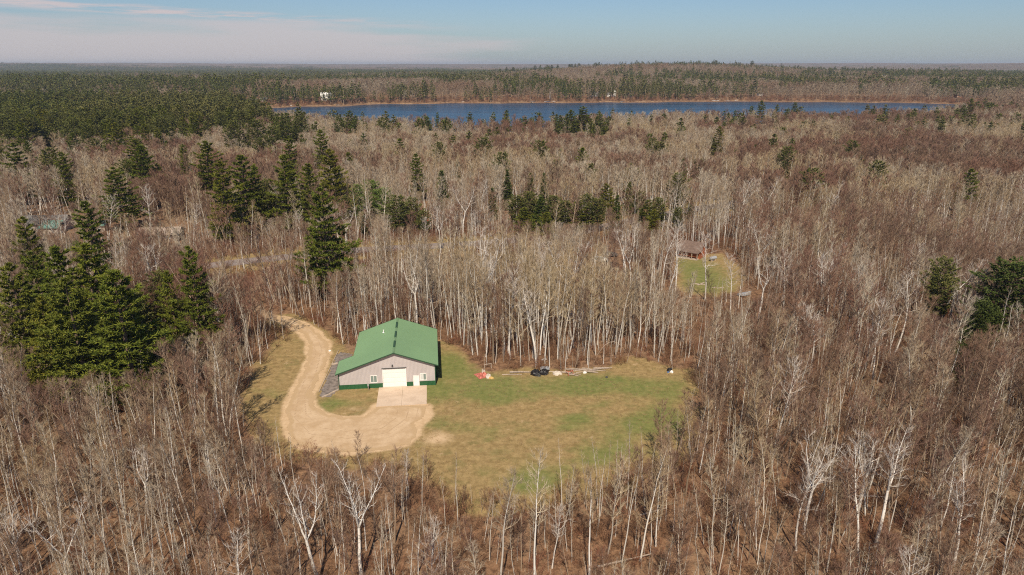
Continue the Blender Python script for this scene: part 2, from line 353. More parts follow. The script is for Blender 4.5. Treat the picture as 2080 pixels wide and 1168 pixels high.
def shores(s):
    yf = np.interp(s, _fs[:, 0], _fs[:, 1]) + 6 * np.sin(s * 60) + 4 * np.sin(s * 143 + 1)
    yn = np.interp(s, _nshx, _nshy) + 6 * np.sin(s * 45 + 2)
    close = sstep(-0.475, -0.43, s) * (1 - sstep(0.66, 0.70, s))
    mid = (yf + yn) / 2
    return mid + (yn - mid) * close, mid + (yf - mid) * close
def hfun(X, Y):
    X = np.asarray(X, float); Y = np.asarray(Y, float); Ys = np.maximum(Y, 1.0); s = np.clip(X / Ys, -3, 3)
    yn, yf = shores(s)
    roll = (fbm(X, Y, 260, 2) - .5) * 7.0 * sstep(200, 600, Ys)
    h = roll * (1 - sstep(-140, -10, Y - yn)) * (Y < yf) + np.where(Y < yf, 0, 0)
    dy = Y - yf
    far = 5.5 * sstep(0, 28, dy) + 5 * sstep(16, 160, dy) * fbm(X, Y, 300, 5) * 2 + (fbm(X, Y, 900, 6) - .5) * 9 * sstep(150, 700, dy) - 7 * sstep(350, 900, dy)
    # ridge behind the lake, right of centre
    rs = np.exp(-((s - 0.20) / 0.20) ** 2) * 1.0 + np.exp(-((s - 0.30) / 0.09) ** 2) * .15 + .35 * np.exp(-((s - .55) / .2) ** 2)
    far = far + 30 * rs * sstep(300, 950, dy) * (1 - .9 * sstep(1400, 2200, dy))
    h = np.where(Y >= yf, far, h)
    lake = (Y > yn) & (Y < yf)
    h = np.where(lake, -1.0 - 2.5 * np.minimum(sstep(0, 12, Y - yn), sstep(0, 12, yf - Y)), h)
    R = np.hypot(X, Y)
    ridge = (40 + 34 * fbm(X, Y, 2600, 8) + 10 * np.exp(-((s + .78) / .16) ** 2) + 16 * np.exp(-((s - .78) / .10) ** 2)) * sstep(5600, 8800, R) + 7 * (vn(X, Y, 90, 3) - .3) * sstep(3500, 5000, R)
    return np.where(np.abs(R) > 3500, h * (1 - sstep(3500, 5000, R)) + ridge, h)

BARN_A = np.array(G(690, 792)); _B = np.array(G(885, 782)); BARN_ROT = math.atan2(*(_B - BARN_A)[::-1]); BL = 16.66
def BW(u, v): c, s_ = math.cos(BARN_ROT), math.sin(BARN_ROT); return BARN_A + np.array([u * c - v * s_, u * s_ + v * c])
GREENS = [((1200, 785), 30, 5, .9), ((930, 745), 10, 9, 1.1), ((960, 790), 16, 6, 1.0), ((950, 790), 13, 5, .95), ((900, 735), 4, 9, .7), ((1150, 778), 16, 4.5, .8), ((1330, 800), 12, 6, .75), ((1090, 800), 14, 4, .6),
          ((1350, 860), 9, 6, .9), ((1200, 870), 14, 3, .5), ((1170, 850), 5, 2, .8), ((700, 820), 5, 3, .55), ((640, 845), 2, 2, .3), ((520, 880), 4, 4, .55), ((1080, 985), 6, 4, .6), ((990, 960), 5, 4, .45), ((880, 790), 3, 2, .9), ((600, 690), 3, 6, .35), ((545, 800), 2.5, 8, .35), ((1060, 870), 8, 3, .4), ((1280, 920), 7, 4, .5)]
def masks(X, Y):
    sdc = sdist(CLEARING, X, Y); sdd = sdist(DRIVE, X, Y)
    wob = (fbm(X, Y, 7, 1) - .5) * 5
    straw = sstep(-3.5, 3.0, sdc + wob)
    straw = np.maximum(straw, .9 * sstep(-4, 3, sdist(DENSE_GAP, X, Y) + wob))
    rd = pdist(ROADC, X, Y, False)
    straw = np.maximum(straw, 0.8 * (1 - sstep(8, 15, rd + wob)))
    green = np.zeros_like(straw)
    for (p, rx, ry, a) in GREENS:
        cx, cy = G(*p); green = np.maximum(green, a * np.exp(-(((X - cx) / rx) ** 2 + ((Y - cy) / ry) ** 2)))
    green = green * (0.55 + .9 * fbm(X, Y, 4, 9)) + .55 * sstep(.42, .72, fbm(X, Y, 11, 4)) * sstep(1, 6, sdc)
    cx, cy = G(1425, 560); green = np.maximum(green, 1.0 * np.exp(-(((X - cx) / 10) ** 2 + ((Y - cy) / 30) ** 2)))
    green *= straw
    dirt = sstep(-2.2, .8, sdd + wob * .35)
    cx, cy = G(890, 890); dirt = np.maximum(dirt, .6 * np.exp(-(((X - cx) / 4) ** 2 + ((Y - cy) / 3.5) ** 2)))
    cx, cy = G(720, 830); dirt = np.maximum(dirt, .45 * np.exp(-(((X - cx) / 3) ** 2 + ((Y - cy) / 1.8) ** 2)))
    yn, yf = shores(X / np.maximum(Y, 1)); dyy = np.minimum(np.abs(Y - yf), 40)
    dirt = np.maximum(dirt, np.where(Y > yf, .42 * (1 - sstep(2.5, 6, Y - yf)) * sstep(.3, .6, fbm(X, Y, 30, 2)) + .2 * (1 - sstep(9, 26, Y - yf)) * fbm(X, Y, 20, 2), 0))
    straw = np.maximum(straw, np.where(Y > 300, .35 * sstep(.5, .7, fbm(X, Y, 60, 7)), 0))
    return straw, green, dirt
def set_mask(me, X, Y):
    a = me.attributes.new('mask', 'FLOAT_COLOR', 'POINT'); s_, g_, d_ = masks(X, Y)
    a.data.foreach_set('color', np.stack([s_, g_, d_, np.ones_like(s_)], -1).astype(np.float32).ravel())
def grid_faces(nr, nc, wrap=False):
    i = np.arange(nr - 1)[:, None]; j = np.arange(nc if wrap else nc - 1)[None, :]; j2 = (j + 1) % nc
    return np.stack([i * nc + j, i * nc + j2, (i + 1) * nc + j2, (i + 1) * nc + j], -1).reshape(-1, 4)[:, ::-1]
rad = np.concatenate([[0.5, 10, 25], np.arange(34, 240, 1.6), np.arange(240, 460, 6), np.arange(460, 620, 5), np.arange(620, 900, 14), np.arange(900, 1190, 5), np.geomspace(1200, 16000, 110)])
az = np.concatenate([np.linspace(-180, -46, 24)[:-1], np.linspace(-46, 46, 290), np.linspace(46, 180, 24)[1:-1]]); az = np.radians(az)
Xg = (rad[:, None] * np.sin(az)[None]).ravel(); Yg = (rad[:, None] * np.cos(az)[None]).ravel()
gm = mesh_np('ground', np.stack([Xg, Yg, hfun(Xg, Yg)], 1), grid_faces(len(rad), len(az), True), M['ground'], True)
set_mask(gm, Xg, Yg)
fa = gm.attributes.new('far', 'FLOAT', 'POINT'); fa.data.foreach_set('value', sstep(2800, 4200, np.hypot(Xg, Yg)).astype(np.float32))
tag(link('ground', gm), kind='structure')
# lake surface
ss = np.linspace(-0.49, 0.71, 200); yn, yf = shores(ss); rows = []
for k in range(9):
    y = (yn - 4) + ((yf + 4) - (yn - 4)) * k / 8; rows.append(np.stack([ss * y, y, np.full_like(y, -1.0)], 1))
tag(link('lake', mesh_np('lake', np.concatenate(rows), grid_faces(9, 200), M['water'], True)), kind='structure')
def sheet(name, P, step, z, m, wob=0, zf=None, attrs=None):
    x0, y0 = P.min(0) - 1; x1, y1 = P.max(0) + 1
    xs = np.arange(x0, x1, step); ys = np.arange(y0, y1, step); XX, YY = np.meshgrid(xs, ys)
    x = XX.ravel(); y = YY.ravel(); d = sdist(P, x, y) + (fbm(x, y, 2.2, 3) - .5) * wob
    F = grid_faces(len(ys), len(xs))[:, ::-1]; F = F[(d[F] > 0).all(1)]
    used, inv = np.unique(F, return_inverse=True); F = inv.reshape(F.shape); x = x[used]; y = y[used]; d = d[used]
    zz = np.full(x.shape, z) + (zf(x, y, d) if zf else 0)
    me = mesh_np(name, np.stack([x, y, zz], 1), F, m, True)
    if attrs: attrs(me, x, y, d)
    return tag(link(name, me), kind='structure')
sheet('meadow', CLEARING, 0.6, 0.02, M['ground'], 4.0, attrs=lambda me, x, y, d: set_mask(me, x, y))
sheet('cabin_lawn', BRIDGE_LAWN, 1.0, 0.02, M['ground'], 3.0, attrs=lambda me, x, y, d: set_mask(me, x, y))
def dattr(me, x, y, d):
    c = pdist(DCENTER, x, y, False)
    c = c + (fbm(x, y, 9, 6) - .5) * 1.2; r = np.clip(np.exp(-((c - .8) / .14) ** 2) + .8 * np.exp(-((c - 1.5) / .12) ** 2) + .8 * np.exp(-((c - 2.4) / .16) ** 2) + .6 * np.exp(-((c - 3.5) / .18) ** 2) + .5 * np.exp(-((c - 4.6) / .15) ** 2), 0, 1)
    me.attributes.new('rut', 'FLOAT', 'POINT').data.foreach_set('value', r.astype(np.float32))
    me.attributes.new('edge', 'FLOAT', 'POINT').data.foreach_set('value', sstep(0, 1.6, d).astype(np.float32))
sheet('driveway', DRIVE, 0.25, 0.045, M['drive'], 1.6, attrs=dattr,
      zf=lambda x, y, d: 0.02 * (fbm(x, y, 1.2, 4) - .5))
def strip(name, C_, wd, m, z=0.03, lift=True):
    C_ = np.array(C_); pts = []
    for i in range(len(C_) - 1):
        for t in np.linspace(0, 1, 12, endpoint=False): pts.append(C_[i] * (1 - t) + C_[i + 1] * t)
    pts.append(C_[-1]); pts = np.array(pts)
    for _ in range(8): pts[1:-1] = (pts[:-2] + pts[1:-1] * 2 + pts[2:]) / 4
    t = np.gradient(pts, axis=0); t /= np.linalg.norm(t, axis=1)[:, None]; n = np.stack([-t[:, 1], t[:, 0]], 1)
    cols = []
    for k in (1, .33, -.33, -1):
        q = pts + n * wd / 2 * k; cols.append(np.stack([q[:, 0], q[:, 1], hfun(q[:, 0], q[:, 1]) + z + .35 * sstep(190, 260, q[:, 1])], 1))
    V = np.stack(cols, 1).reshape(-1, 3)
    return tag(link(name, mesh_np(name, V, grid_faces(len(pts), 4), m, True)), kind='structure')
strip('road', ROADC, 6.6, M['asphalt'], 0.03)
strip('track', DCONN, 2.4, M['track'], 0.03)

# ============================================================ tree builders
class TB:
    def __init__(s): s.v = []; s.f = []; s.n = 0
    def add(s, V, F): s.v.append(V); s.f.append(F + s.n); s.n += len(V)
    def get(s):
        return (np.concatenate(s.v), np.concatenate(s.f)) if s.v else (np.zeros((0, 3)), np.zeros((0, 3), int))
def frame(t):
    a = np.array([0, 0, 1.0]) if abs(t[2]) < .9 else np.array([1.0, 0, 0])
    e1 = np.cross(t, a); e1 /= np.linalg.norm(e1); return e1, np.cross(t, e1)
def tube_np(tb, P, R, k):
    t = P[-1] - P[0]; t = t / (np.linalg.norm(t) + 1e-9); e1, e2 = frame(t); n = len(P)
    q = np.arange(k) * 2 * np.pi / k; ring = np.cos(q)[:, None] * e1 + np.sin(q)[:, None] * e2
    V = (P[:, None, :] + np.asarray(R)[:, None, None] * ring[None]).reshape(-1, 3)
    i = np.arange(n - 1)[:, None]; j = np.arange(k)[None]; j2 = (j + 1) % k
    a = i * k + j; b = i * k + j2; c = (i + 1) * k + j2; d = (i + 1) * k + j
    tb.add(V, np.concatenate([np.stack([a, b, c], -1).reshape(-1, 3), np.stack([a, c, d], -1).reshape(-1, 3)]))
def blades(tb, P, D, L, Wd, rs, flat=False):
    """many thin tapering slivers: base P, direction D, length L, width Wd"""
    n = len(P)
    if n == 0: return
    S = np.cross(D, rs.normal(size=(n, 3)) * .45 + np.array([0, 0, 1.0])) if flat else np.cross(D, rs.normal(size=(n, 3))); S /= np.linalg.norm(S, axis=1)[:, None] + 1e-9
    L = np.broadcast_to(np.asarray(L), (n,))[:, None]; Wd = np.broadcast_to(np.asarray(Wd), (n,))[:, None]
    V = np.stack([P - S * Wd / 2, P + S * Wd / 2, P + D * L], 1).reshape(-1, 3)
    tb.add(V, np.arange(3 * n).reshape(-1, 3))
def unit(v): return v / (np.linalg.norm(v, axis=-1, keepdims=True) + 1e-9)
def bare(seed, H, r0, cb, spread, nb, sub=6, tw=6, twl=0.7, tww=0.022, up=0.9, fork=0, k=6, wob=.035, snag=False, prof='dome'):
    rs = RS(seed); tr = TB(); cr = TB()
    def path(p0, d0, L, n, wobble, upp):
        P = [np.array(p0, float)]; d = np.array(d0, float)
        for _ in range(n):
            d = d + rs.normal(size=3) * wobble + np.array([0, 0, upp]); d /= np.linalg.norm(d); P.append(P[-1] + d * L / n)
        return np.array(P)
    leaders = []
    if fork:
        fh = H * rs.uniform(.33, .5) if not snag else H * .42
        st = path((0, 0, -.3), (rs.normal() * .05, rs.normal() * .05, 1), fh + .3, 6, wob, .0)
        R = np.linspace(r0 * 1.25, r0 * .82, len(st)); tube_np(tr, st, R, k + 1)
        a0 = rs.uniform(0, 6.28)
        for i in range(fork):
            a = a0 + i * 6.28 / fork + rs.uniform(-.4, .4); tl = rs.uniform(.35, .6)
            d = np.array([math.cos(a) * tl, math.sin(a) * tl, 1]); d /= np.linalg.norm(d)
            lp = path(st[-1] - d * .05, d, (H - fh) * rs.uniform(.85, 1.08), 8, .09, .05)
            rr = r0 * .66 * np.linspace(1, .12, len(lp)) ** 1.0; tube_np(tr, lp, rr, k); leaders.append((lp, rr, .12))
    else:
        lean = rs.normal(size=2) * wob * 1.5
        lp = path((0, 0, -.3), (lean[0], lean[1], 1), H + .3, 11, wob, .012)
        rr = r0 * np.linspace(1.08, .07, len(lp)) ** .9; tube_np(tr, lp, rr, k); leaders.append((lp, rr, cb))
    TP = []; TD = []; TL = []
    for lp, rr, c0 in leaders:
        n = len(lp) - 1; Lb = nb // len(leaders) if fork else nb; ang = rs.uniform(0, 6.28)
        for i in range(Lb):
            t = c0 + (0.985 - c0) * ((i + rs.uniform(0, .9)) / Lb) ** .92
            x = t * n; i0 = min(int(x), n - 1); f = x - i0; p = lp[i0] * (1 - f) + lp[i0 + 1] * f; r = rr[i0] * (1 - f) + rr[i0 + 1] * f
            tt = (t - c0) / (1 - c0)
            pr = (math.sin(math.pi * min(1, .18 + tt * .82)) ** .7 if prof == 'dome' else (1 - tt) ** .7 * .9 + .12)
            L = spread * pr * rs.uniform(.6, 1.2) + .25
            ang += 2.4 + rs.uniform(-.5, .5); el = rs.uniform(.25, .75) * up + .25 * tt
            d = np.array([math.cos(ang) * math.cos(el), math.sin(ang) * math.cos(el), math.sin(el)])
            bp = path(p, d, L, 4, .16, .10 * up); br = np.linspace(min(max(r * .52, .024), .12), .014, 5)
            tube_np(cr if not snag else tr, bp, br, 3)
            ns = sub if L > .8 else max(2, sub // 2)
            for j in range(ns):
                u = .2 + .8 * (j + rs.rand()) / ns * .98; y = u * 4; j0 = min(int(y), 3); g = y - j0; q = bp[j0] * (1 - g) + bp[j0 + 1] * g
                bd = unit(bp[j0 + 1] - bp[j0]); sd = unit(bd + rs.normal(size=3) * .40 + np.array([0, 0, .30 * up]))
                sl = L * rs.uniform(.22, .42) * (1.1 - .4 * u) + .15
                sp = np.array([q, q + sd * sl * .5, q + unit(sd + rs.normal(size=3) * .2 + [0, 0, .15]) * sl])
                tube_np(cr, sp, [max(br[j0] * .6, .013), .011, .006], 3)
                m = tw; uu = rs.rand(m); base = sp[0] * (1 - uu[:, None]) + sp[2] * uu[:, None]
                TP.append(base); TD.append(unit(sd[None] + rs.normal(size=(m, 3)) * .36 + np.array([0, 0, .30]))); TL.append(rs.uniform(.6, 1.5, m) * twl)
    if TP: blades(cr, np.concatenate(TP), np.concatenate(TD), np.concatenate(TL), tww, rs)
    return tr.get(), cr.get()
def conifer(seed, H, R, cb, whorls, per, tufts, bl, bw, nbl=7, droop=.12, tuft_spread=.28, shape='white', k=6, bare_t=True):
    rs = RS(seed); tr = TB(); cr = TB()
    P = np.array([[0, 0, -.3], [rs.normal() * .1, rs.normal() * .1, H * .5], [rs.normal() * .15, rs.normal() * .15, H * .97]])
    tube_np(tr, P, [H * .015, H * .010, .03], k)
    TP = []; TD = []
    side = rs.uniform(0, 6.28)
    for i in range(whorls):
        t = (i + rs.uniform(-.25, .25)) / (whorls - 1); t = min(max(t, 0), 1); z = H * (cb + (1 - cb) * t * .985)
        if shape == 'white': pr = (1 - t) ** .62 * (.55 + .45 * min(1, t * 4 + .3)) * rs.uniform(.78, 1.15)
        elif shape == 'red': pr = math.sin(math.pi * (0.12 + .84 * t)) ** .6 * rs.uniform(.8, 1.1)
        else: pr = (1 - t) ** .85 * (.72 + .28 * min(1, t * 5)) + .03
        c = P[0] * 0; a0 = rs.uniform(0, 6.28)
        n = max(3, int(round(per * (.6 + .6 * (1 - t)))))
        for j in range(n):
            a = a0 + j * 6.283 / n + rs.uniform(-.35, .35)
            L = R * pr * rs.uniform(.58, 1.22) * (1 + .12 * math.cos(a - side)) + .12
            el0 = -droop + .55 * t ** 1.5 if shape != 'red' else .1 + .4 * t
            m = 5; u = np.linspace(0, 1, m)
            rr_ = L * u; zz = z + L * (math.tan(el0) * u + .22 * u ** 2.2)
            bp = np.stack([rr_ * math.cos(a), rr_ * math.sin(a), zz], 1)
            if tufts > 3: tube_np(cr, bp[:4], [.05 + L * .008, .04, .03, .02], 3)
            nt_ = max(2, int(tufts * (.35 + .65 * L / R)))
            uu = .22 + .80 * rs.rand(nt_) ** .7; uu = np.minimum(uu, 1.02)
            c_ = np.stack([np.interp(uu, u, bp[:, q]) for q in range(3)], 1)
            lat = np.array([-math.sin(a), math.cos(a), 0]); wdt = L * tuft_spread * (1.05 - .75 * uu) + .08
            c_ = c_ + lat * (rs.uniform(-1, 1, nt_) * wdt)[:, None] + np.array([0, 0, 1]) * (rs.uniform(-.10, .14, nt_))[:, None]
            o = unit(np.stack([np.full(nt_, math.cos(a)), np.full(nt_, math.sin(a)), np.full(nt_, .35)], 1))
            TP.append(np.repeat(c_, nbl, 0)); TD.append(unit(np.repeat(o, nbl, 0) * .75 + rs.normal(size=(nt_ * nbl, 3)) * .62 + np.array([0, 0, .12])))
    TP = np.concatenate(TP); TD = np.concatenate(TD)
    blades(cr, TP - TD * bl * .25, TD, rs.uniform(.6, 1.25, len(TP)) * bl, bw, rs, True)
    return tr.get(), cr.get()
def bush(seed, H, R, stems, tw=8, tww=.02):
    rs = RS(seed); cr = TB(); TP = []; TD = []; TL = []
    for i in range(stems):
        a = rs.uniform(0, 6.28); r = R * .45 * rs.rand(); p = np.array([r * math.cos(a), r * math.sin(a), -.1])
        d = unit(np.array([math.cos(a) * rs.uniform(.1, .6), math.sin(a) * rs.uniform(.1, .6), 1])); L = H * rs.uniform(.5, 1.1)
        P = [p, p + d * L * .5, p + unit(d + rs.normal(size=3) * .12) * L]; tube_np(cr, np.array(P), [.022, .014, .006], 3)
        for j in range(4):
            u = .3 + .7 * rs.rand(); q = P[0] * (1 - u) + P[2] * u; sd = unit(d + rs.normal(size=3) * .5); sl = L * rs.uniform(.15, .35)
            tube_np(cr, np.array([q, q + sd * sl]), [.01, .005], 3)
            uu = rs.rand(tw)[:, None]; TP.append(q + sd * sl * uu); TD.append(unit(sd + rs.normal(size=(tw, 3)) * .6)); TL.append(rs.uniform(.25, .6, tw))
    blades(cr, np.concatenate(TP), np.concatenate(TD), np.concatenate(TL), tww, rs)
    return (np.zeros((0, 3)), np.zeros((0, 3), int)), cr.get()
def protos(name, forms, mt, mc):
    """each form: trunk mesh, crown mesh, joined mesh"""
    out = []
    for (tv, tf), (cv, cf) in forms:
        tm = mesh_np(name + '_trunk', tv, tf, mt, True) if len(tv) else None
        cm = mesh_np(name + '_crown', cv, cf, mc)
        jm = mesh_np(name, np.concatenate([tv, cv]), np.concatenate([tf, cf + len(tv)]), [mt, mc], False, np.r_[np.zeros(len(tf), int), np.ones(len(cf), int)])
        out.append((tm, cm, jm, cv[:, 2].max()))
    return out
MB_, MA_, AT_, MT_ = M['birch_bark'], M['aspen_bark'], M['aspen_twig'], M['maple_twig']
P_ASPEN = protos('aspen_tree', [bare(10 + i, 18, .145, .42 + .05 * (i % 3), 1.9 + .3 * (i % 2), 30, 6, 6, .65, .024, 1.15, wob=.035) for i in range(5)] +
                 [bare(20 + i, 18, .11, .40, 1.05, 20, 4, 4, .5, .022, 1.35, wob=.035) for i in range(3)] +
                 [bare(26 + i, 16, .13, .30, 2.6, 26, 7, 6, .7, .024, 1.2, wob=.045, prof='cone') for i in range(3)], MA_, AT_)
P_BIRCH = protos('birch_tree', [bare(30 + i, 18, .20, .45, 3.2, 26, 6, 4, .7, .024, .95, wob=.05) for i in range(3)] +
                 [bare(35 + i, 18, .22, .4, 2.6, 30, 6, 4, .7, .024, .9, fork=2 + i % 2, wob=.05) for i in range(3)], MB_, M['birch_twig'])
P_SNAG = protos('birch_tree', [bare(300 + i, 18, .22, .4, 2.0, 42, 4, 3, .5, .03, 1.35, fork=3, wob=.05, snag=True) for i in range(2)], MB_, M['birch_twig'])
P_MAPLE = protos('maple_tree', [bare(40 + i, 16, .14, .3, 2.5, 36, 7, 7, .65, .022, 1.05, wob=.055) for i in range(4)] +
                 [bare(50 + i, 16, .14, .25, 2.2, 38, 7, 7, .65, .022, 1.05, fork=2, wob=.06) for i in range(2)], M['maple_bark'], MT_)
P_BUSH = protos('brush', [bush(60 + i, 2.6, 2.0, 16) for i in range(3)], M['brush_twig'], M['brush_twig'])
L_ASPEN = protos('aspen_tree', [bare(70 + i, 18, .15, .40, 1.9 + .6 * (i % 2), 20, 4, 6, 1.1, .055, 1.1, k=4) for i in range(4)], MA_, AT_)
L_MAPLE = protos('maple_tree', [bare(80 + i, 16, .15, .28, 2.8, 24, 5, 7, 1.1, .06, .95, k=4) for i in range(4)], M['maple_bark'], MT_)
P_WPINE = protos('pine_tree', [conifer(90 + i, 20, 4.8, .10 + .05 * (i % 2), 16 + i % 3, 6, 34, .60, .19, 10, .12, .46) for i in range(5)], M['pine_bark'], M['pine_needle'])
P_SPRUCE = protos('spruce_tree', [conifer(100 + i, 14, 1.9 + .35 * i, .04, 26, 8, 9, .45, .2, 8, .25, .4, 'spruce') for i in range(3)], M['pine_bark'], M['spruce_needle'])
P_OLIVE = protos('pine_tree', [conifer(110 + i, 17, 3.3, .22, 16, 7, 20, .6, .18, 8, .0, .45, 'red') for i in range(2)], M['pine_bark'], M['olive_needle'])
P_BRIGHT = protos('larch_tree', [conifer(115 + i, 15, 3.4, .15, 18, 7, 18, .6, .14, 8, .0, .45, 'red') for i in range(2)], M['pine_bark'], M['bright_needle'])
P_DARK = protos('cedar_tree', [conifer(118, 18, 5.0, .02, 24, 9, 24, .55, .22, 7, -.1, .4, 'red')], M['pine_bark'], M['dark_needle'])
L_PINE = protos('pine_tree', [conifer(120 + i, 18, 3.9, .18 + .1 * (i % 2), 12, 6, 8, 1.0, .5, 6, .05, .35, 'white' if i != 2 else 'red', 4) for i in range(4)], M['pine_bark'], M['far_needle'])
F_PINE = protos('pine_tree', [conifer(130 + i, 18, 3.6, .28, 7, 5, 3, 1.7, .95, 4, .05, .35, 'white' if i < 2 else 'red', 4) for i in range(3)], M['maple_bark'], M['far_needle'])
F_BARE = protos('maple_tree', [bare(140 + i, 15, .2, .3, 3.6, 10, 4, 5, 2.0, .22, .9, k=3) for i in range(3)], M['maple_bark'], M['far_twig'])
def clump(seed, forms, n=9, R=17):
    rs = RS(seed); V = []; F = []; c = 0
    for i in range(n):
        _, _, jm, _h = forms[i % len(forms)]; nv = len(jm.vertices); co = np.empty(nv * 3, np.float32); jm.vertices.foreach_get('co', co); co = co.reshape(-1, 3)
        nf = len(jm.polygons); fi = np.empty(nf * 3, np.int32); jm.loops.foreach_get('vertex_index', fi); fi = fi.reshape(-1, 3)
        keep = rs.rand(nf) < .5; fi = fi[keep]
        a = rs.uniform(0, 6.28); sc_ = rs.uniform(.7, 1.1); p = np.array([*rs.uniform(-R, R, 2), -1])
        rot = np.array([[math.cos(a), -math.sin(a), 0], [math.sin(a), math.cos(a), 0], [0, 0, 1]])
        V.append(co @ rot.T * sc_ * np.array([1.25, 1.25, 1]) + p); F.append(fi + c); c += nv
    return (np.zeros((0, 3)), np.zeros((0, 3), int)), (np.concatenate(V), np.concatenate(F))
C_PINE = protos('pine_grove', [clump(150 + i, F_PINE) for i in range(2)], M['far_needle'], M['far_needle'])
C_BARE = protos('bare_grove', [clump(160 + i, F_BARE) for i in range(2)], M['far_twig'], M['far_twig'])
def tuft(seed):
    rs = RS(seed); tb = TB(); n = 26; P = np.c_[rs.normal(size=(n, 2)) * .16, np.zeros(n)]
    blades(tb, P, unit(np.c_[rs.normal(size=(n, 2)) * .5, np.ones(n)]), rs.uniform(.12, .32, n), .03, rs); return (np.zeros((0, 3)), np.zeros((0, 3), int)), tb.get()
P_TUFT = protos('grass_tuft', [tuft(170 + i) for i in range(3)], M['dead_grass'], M['dead_grass'])

def scatter(name, X, Y, idx, forms, scale, label, kind='stuff', tilt=0.05, seed=1, group=None, cat=None, zoff=-.05):
    """one object whose geometry nodes stand a tree form on every point"""
    n = len(X)
    if n == 0: return
    rs = RS(seed); me = bpy.data.meshes.new(name); me.vertices.add(n)
    me.vertices.foreach_set('co', np.stack([X, Y, hfun(X, Y) + zoff], 1).astype(np.float32).ravel())
    me.attributes.new('form', 'INT', 'POINT').data.foreach_set('value', np.asarray(idx, np.int32))
    me.attributes.new('turn', 'FLOAT_VECTOR', 'POINT').data.foreach_set('vector', np.stack([rs.normal(size=n) * tilt, rs.normal(size=n) * tilt, rs.uniform(0, 6.28, n)], 1).astype(np.float32).ravel())
    sc_ = np.asarray(scale, float); sxy = sc_ * rs.uniform(.9, 1.15, n)
    me.attributes.new('size', 'FLOAT_VECTOR', 'POINT').data.foreach_set('vector', np.stack([sxy, sxy, sc_], 1).astype(np.float32).ravel())
    o = link(name, me); tag(o, label, cat, group, kind)
    col = bpy.data.collections.new(name + '_forms')
    for i, f in enumerate(forms):
        po = bpy.data.objects.new('%s_form_%02d' % (name, i), f[2]); col.objects.link(po)
    ng = bpy.data.node_groups.new(name, 'GeometryNodeTree')
    ng.interface.new_socket('Geometry', in_out='INPUT', socket_type='NodeSocketGeometry'); ng.interface.new_socket('Geometry', in_out='OUTPUT', socket_type='NodeSocketGeometry')
    gi = ng.nodes.new('NodeGroupInput'); go = ng.nodes.new('NodeGroupOutput'); ip = ng.nodes.new('GeometryNodeInstanceOnPoints')
    ci = ng.nodes.new('GeometryNodeCollectionInfo'); ci.inputs['Collection'].default_value = col; ci.inputs['Separate Children'].default_value = True; ci.inputs['Reset Children'].default_value = True
    def na(nm, ty): q = ng.nodes.new('GeometryNodeInputNamedAttribute'); q.data_type = ty; q.inputs['Name'].default_value = nm; return q.outputs[0]
    ng.links.new(gi.outputs[0], ip.inputs['Points']); ng.links.new(ci.outputs[0], ip.inputs['Instance']); ip.inputs['Pick Instance'].default_value = True
    ng.links.new(na('form', 'INT'), ip.inputs['Instance Index'])
    e2r = ng.nodes.new('FunctionNodeEulerToRotation'); ng.links.new(na('turn', 'FLOAT_VECTOR'), e2r.inputs[0]); ng.links.new(e2r.outputs[0], ip.inputs['Rotation'])
    ng.links.new(na('size', 'FLOAT_VECTOR'), ip.inputs['Scale']); ng.links.new(ip.outputs[0], go.inputs[0])
    md = o.modifiers.new('forms', 'NODES'); md.node_group = ng
    return o
def stand(name, form, x, y, scale, rz, label, cat, group=None, tilt=(0, 0), wide=1.0):
    tm, cm, jm, _ = form
    o = thing(name, label, cat, (x, y, float(hfun(x, y))), rz, group); o.scale = (scale * wide, scale * wide, scale)
    o.rotation_mode = 'ZYX'; o.rotation_euler = (tilt[0], tilt[1], rz)
    if tm is not None: link('trunk', tm, o)
    link('crown', cm, o); return o

# ============================================================ where trees may stand
HOUSE_KEEP = [G(90, 465), G(120, 470), G(330, 478), G(1405, 520), G(1220, 528), G(1240, 518), G(857, 449), G(1448, 527), G(1512, 600)]
BCX, BCY = BW(8.3, 8)
def free(X, Y, mg=0.0):
    wob = (fbm(X, Y, 5, 2) - .5) * 6
    ok = sdist(CLEARING, X, Y) + wob * .8 < -.3 - mg; ok &= sdist(DRIVE, X, Y) < -1.0; ok &= (np.hypot(X - BCX, Y - BCY) > 13)
    ok &= sdist(BRIDGE_LAWN, X, Y) < -1; ok &= pdist(ROADC, X, Y, False) > 6.5 + mg; ok &= pdist(DCONN, X, Y, False) > 2.6
    for yd in YARDS: ok &= ~inside(yd, X, Y)
    for hx, hy in HOUSE_KEEP: ok &= np.hypot(X - hx, Y - hy) > 6
    yn, yf = shores(X / np.maximum(Y, 1)); ok &= ~((Y > yn - 4) & (Y < yf + 3))
    return ok
def jgrid(y0, y1, cell, slope, seed, back=-5):
    rs = RS(seed); xs = np.arange(-slope * y1 - 12, slope * y1 + 12, cell); ys = np.arange(y0, y1, cell)
    XX, YY = np.meshgrid(xs, ys); X = (XX + rs.uniform(-.5, .5, XX.shape) * cell * .95).ravel(); Y = (YY + rs.uniform(-.5, .5, XX.shape) * cell * .95).ravel()
    k = np.abs(X) < slope * np.maximum(Y, 0) + 14; return X[k], Y[k], rs
def pxarr(X, Y, Z=0.0):
    dz = Z - CAMH; dep = Y * math.cos(PITCH) - dz * math.sin(PITCH); up = Y * math.sin(PITCH) + dz * math.cos(PITCH)
    return 1040 + FPX * X / dep, 584 - FPX * up / dep

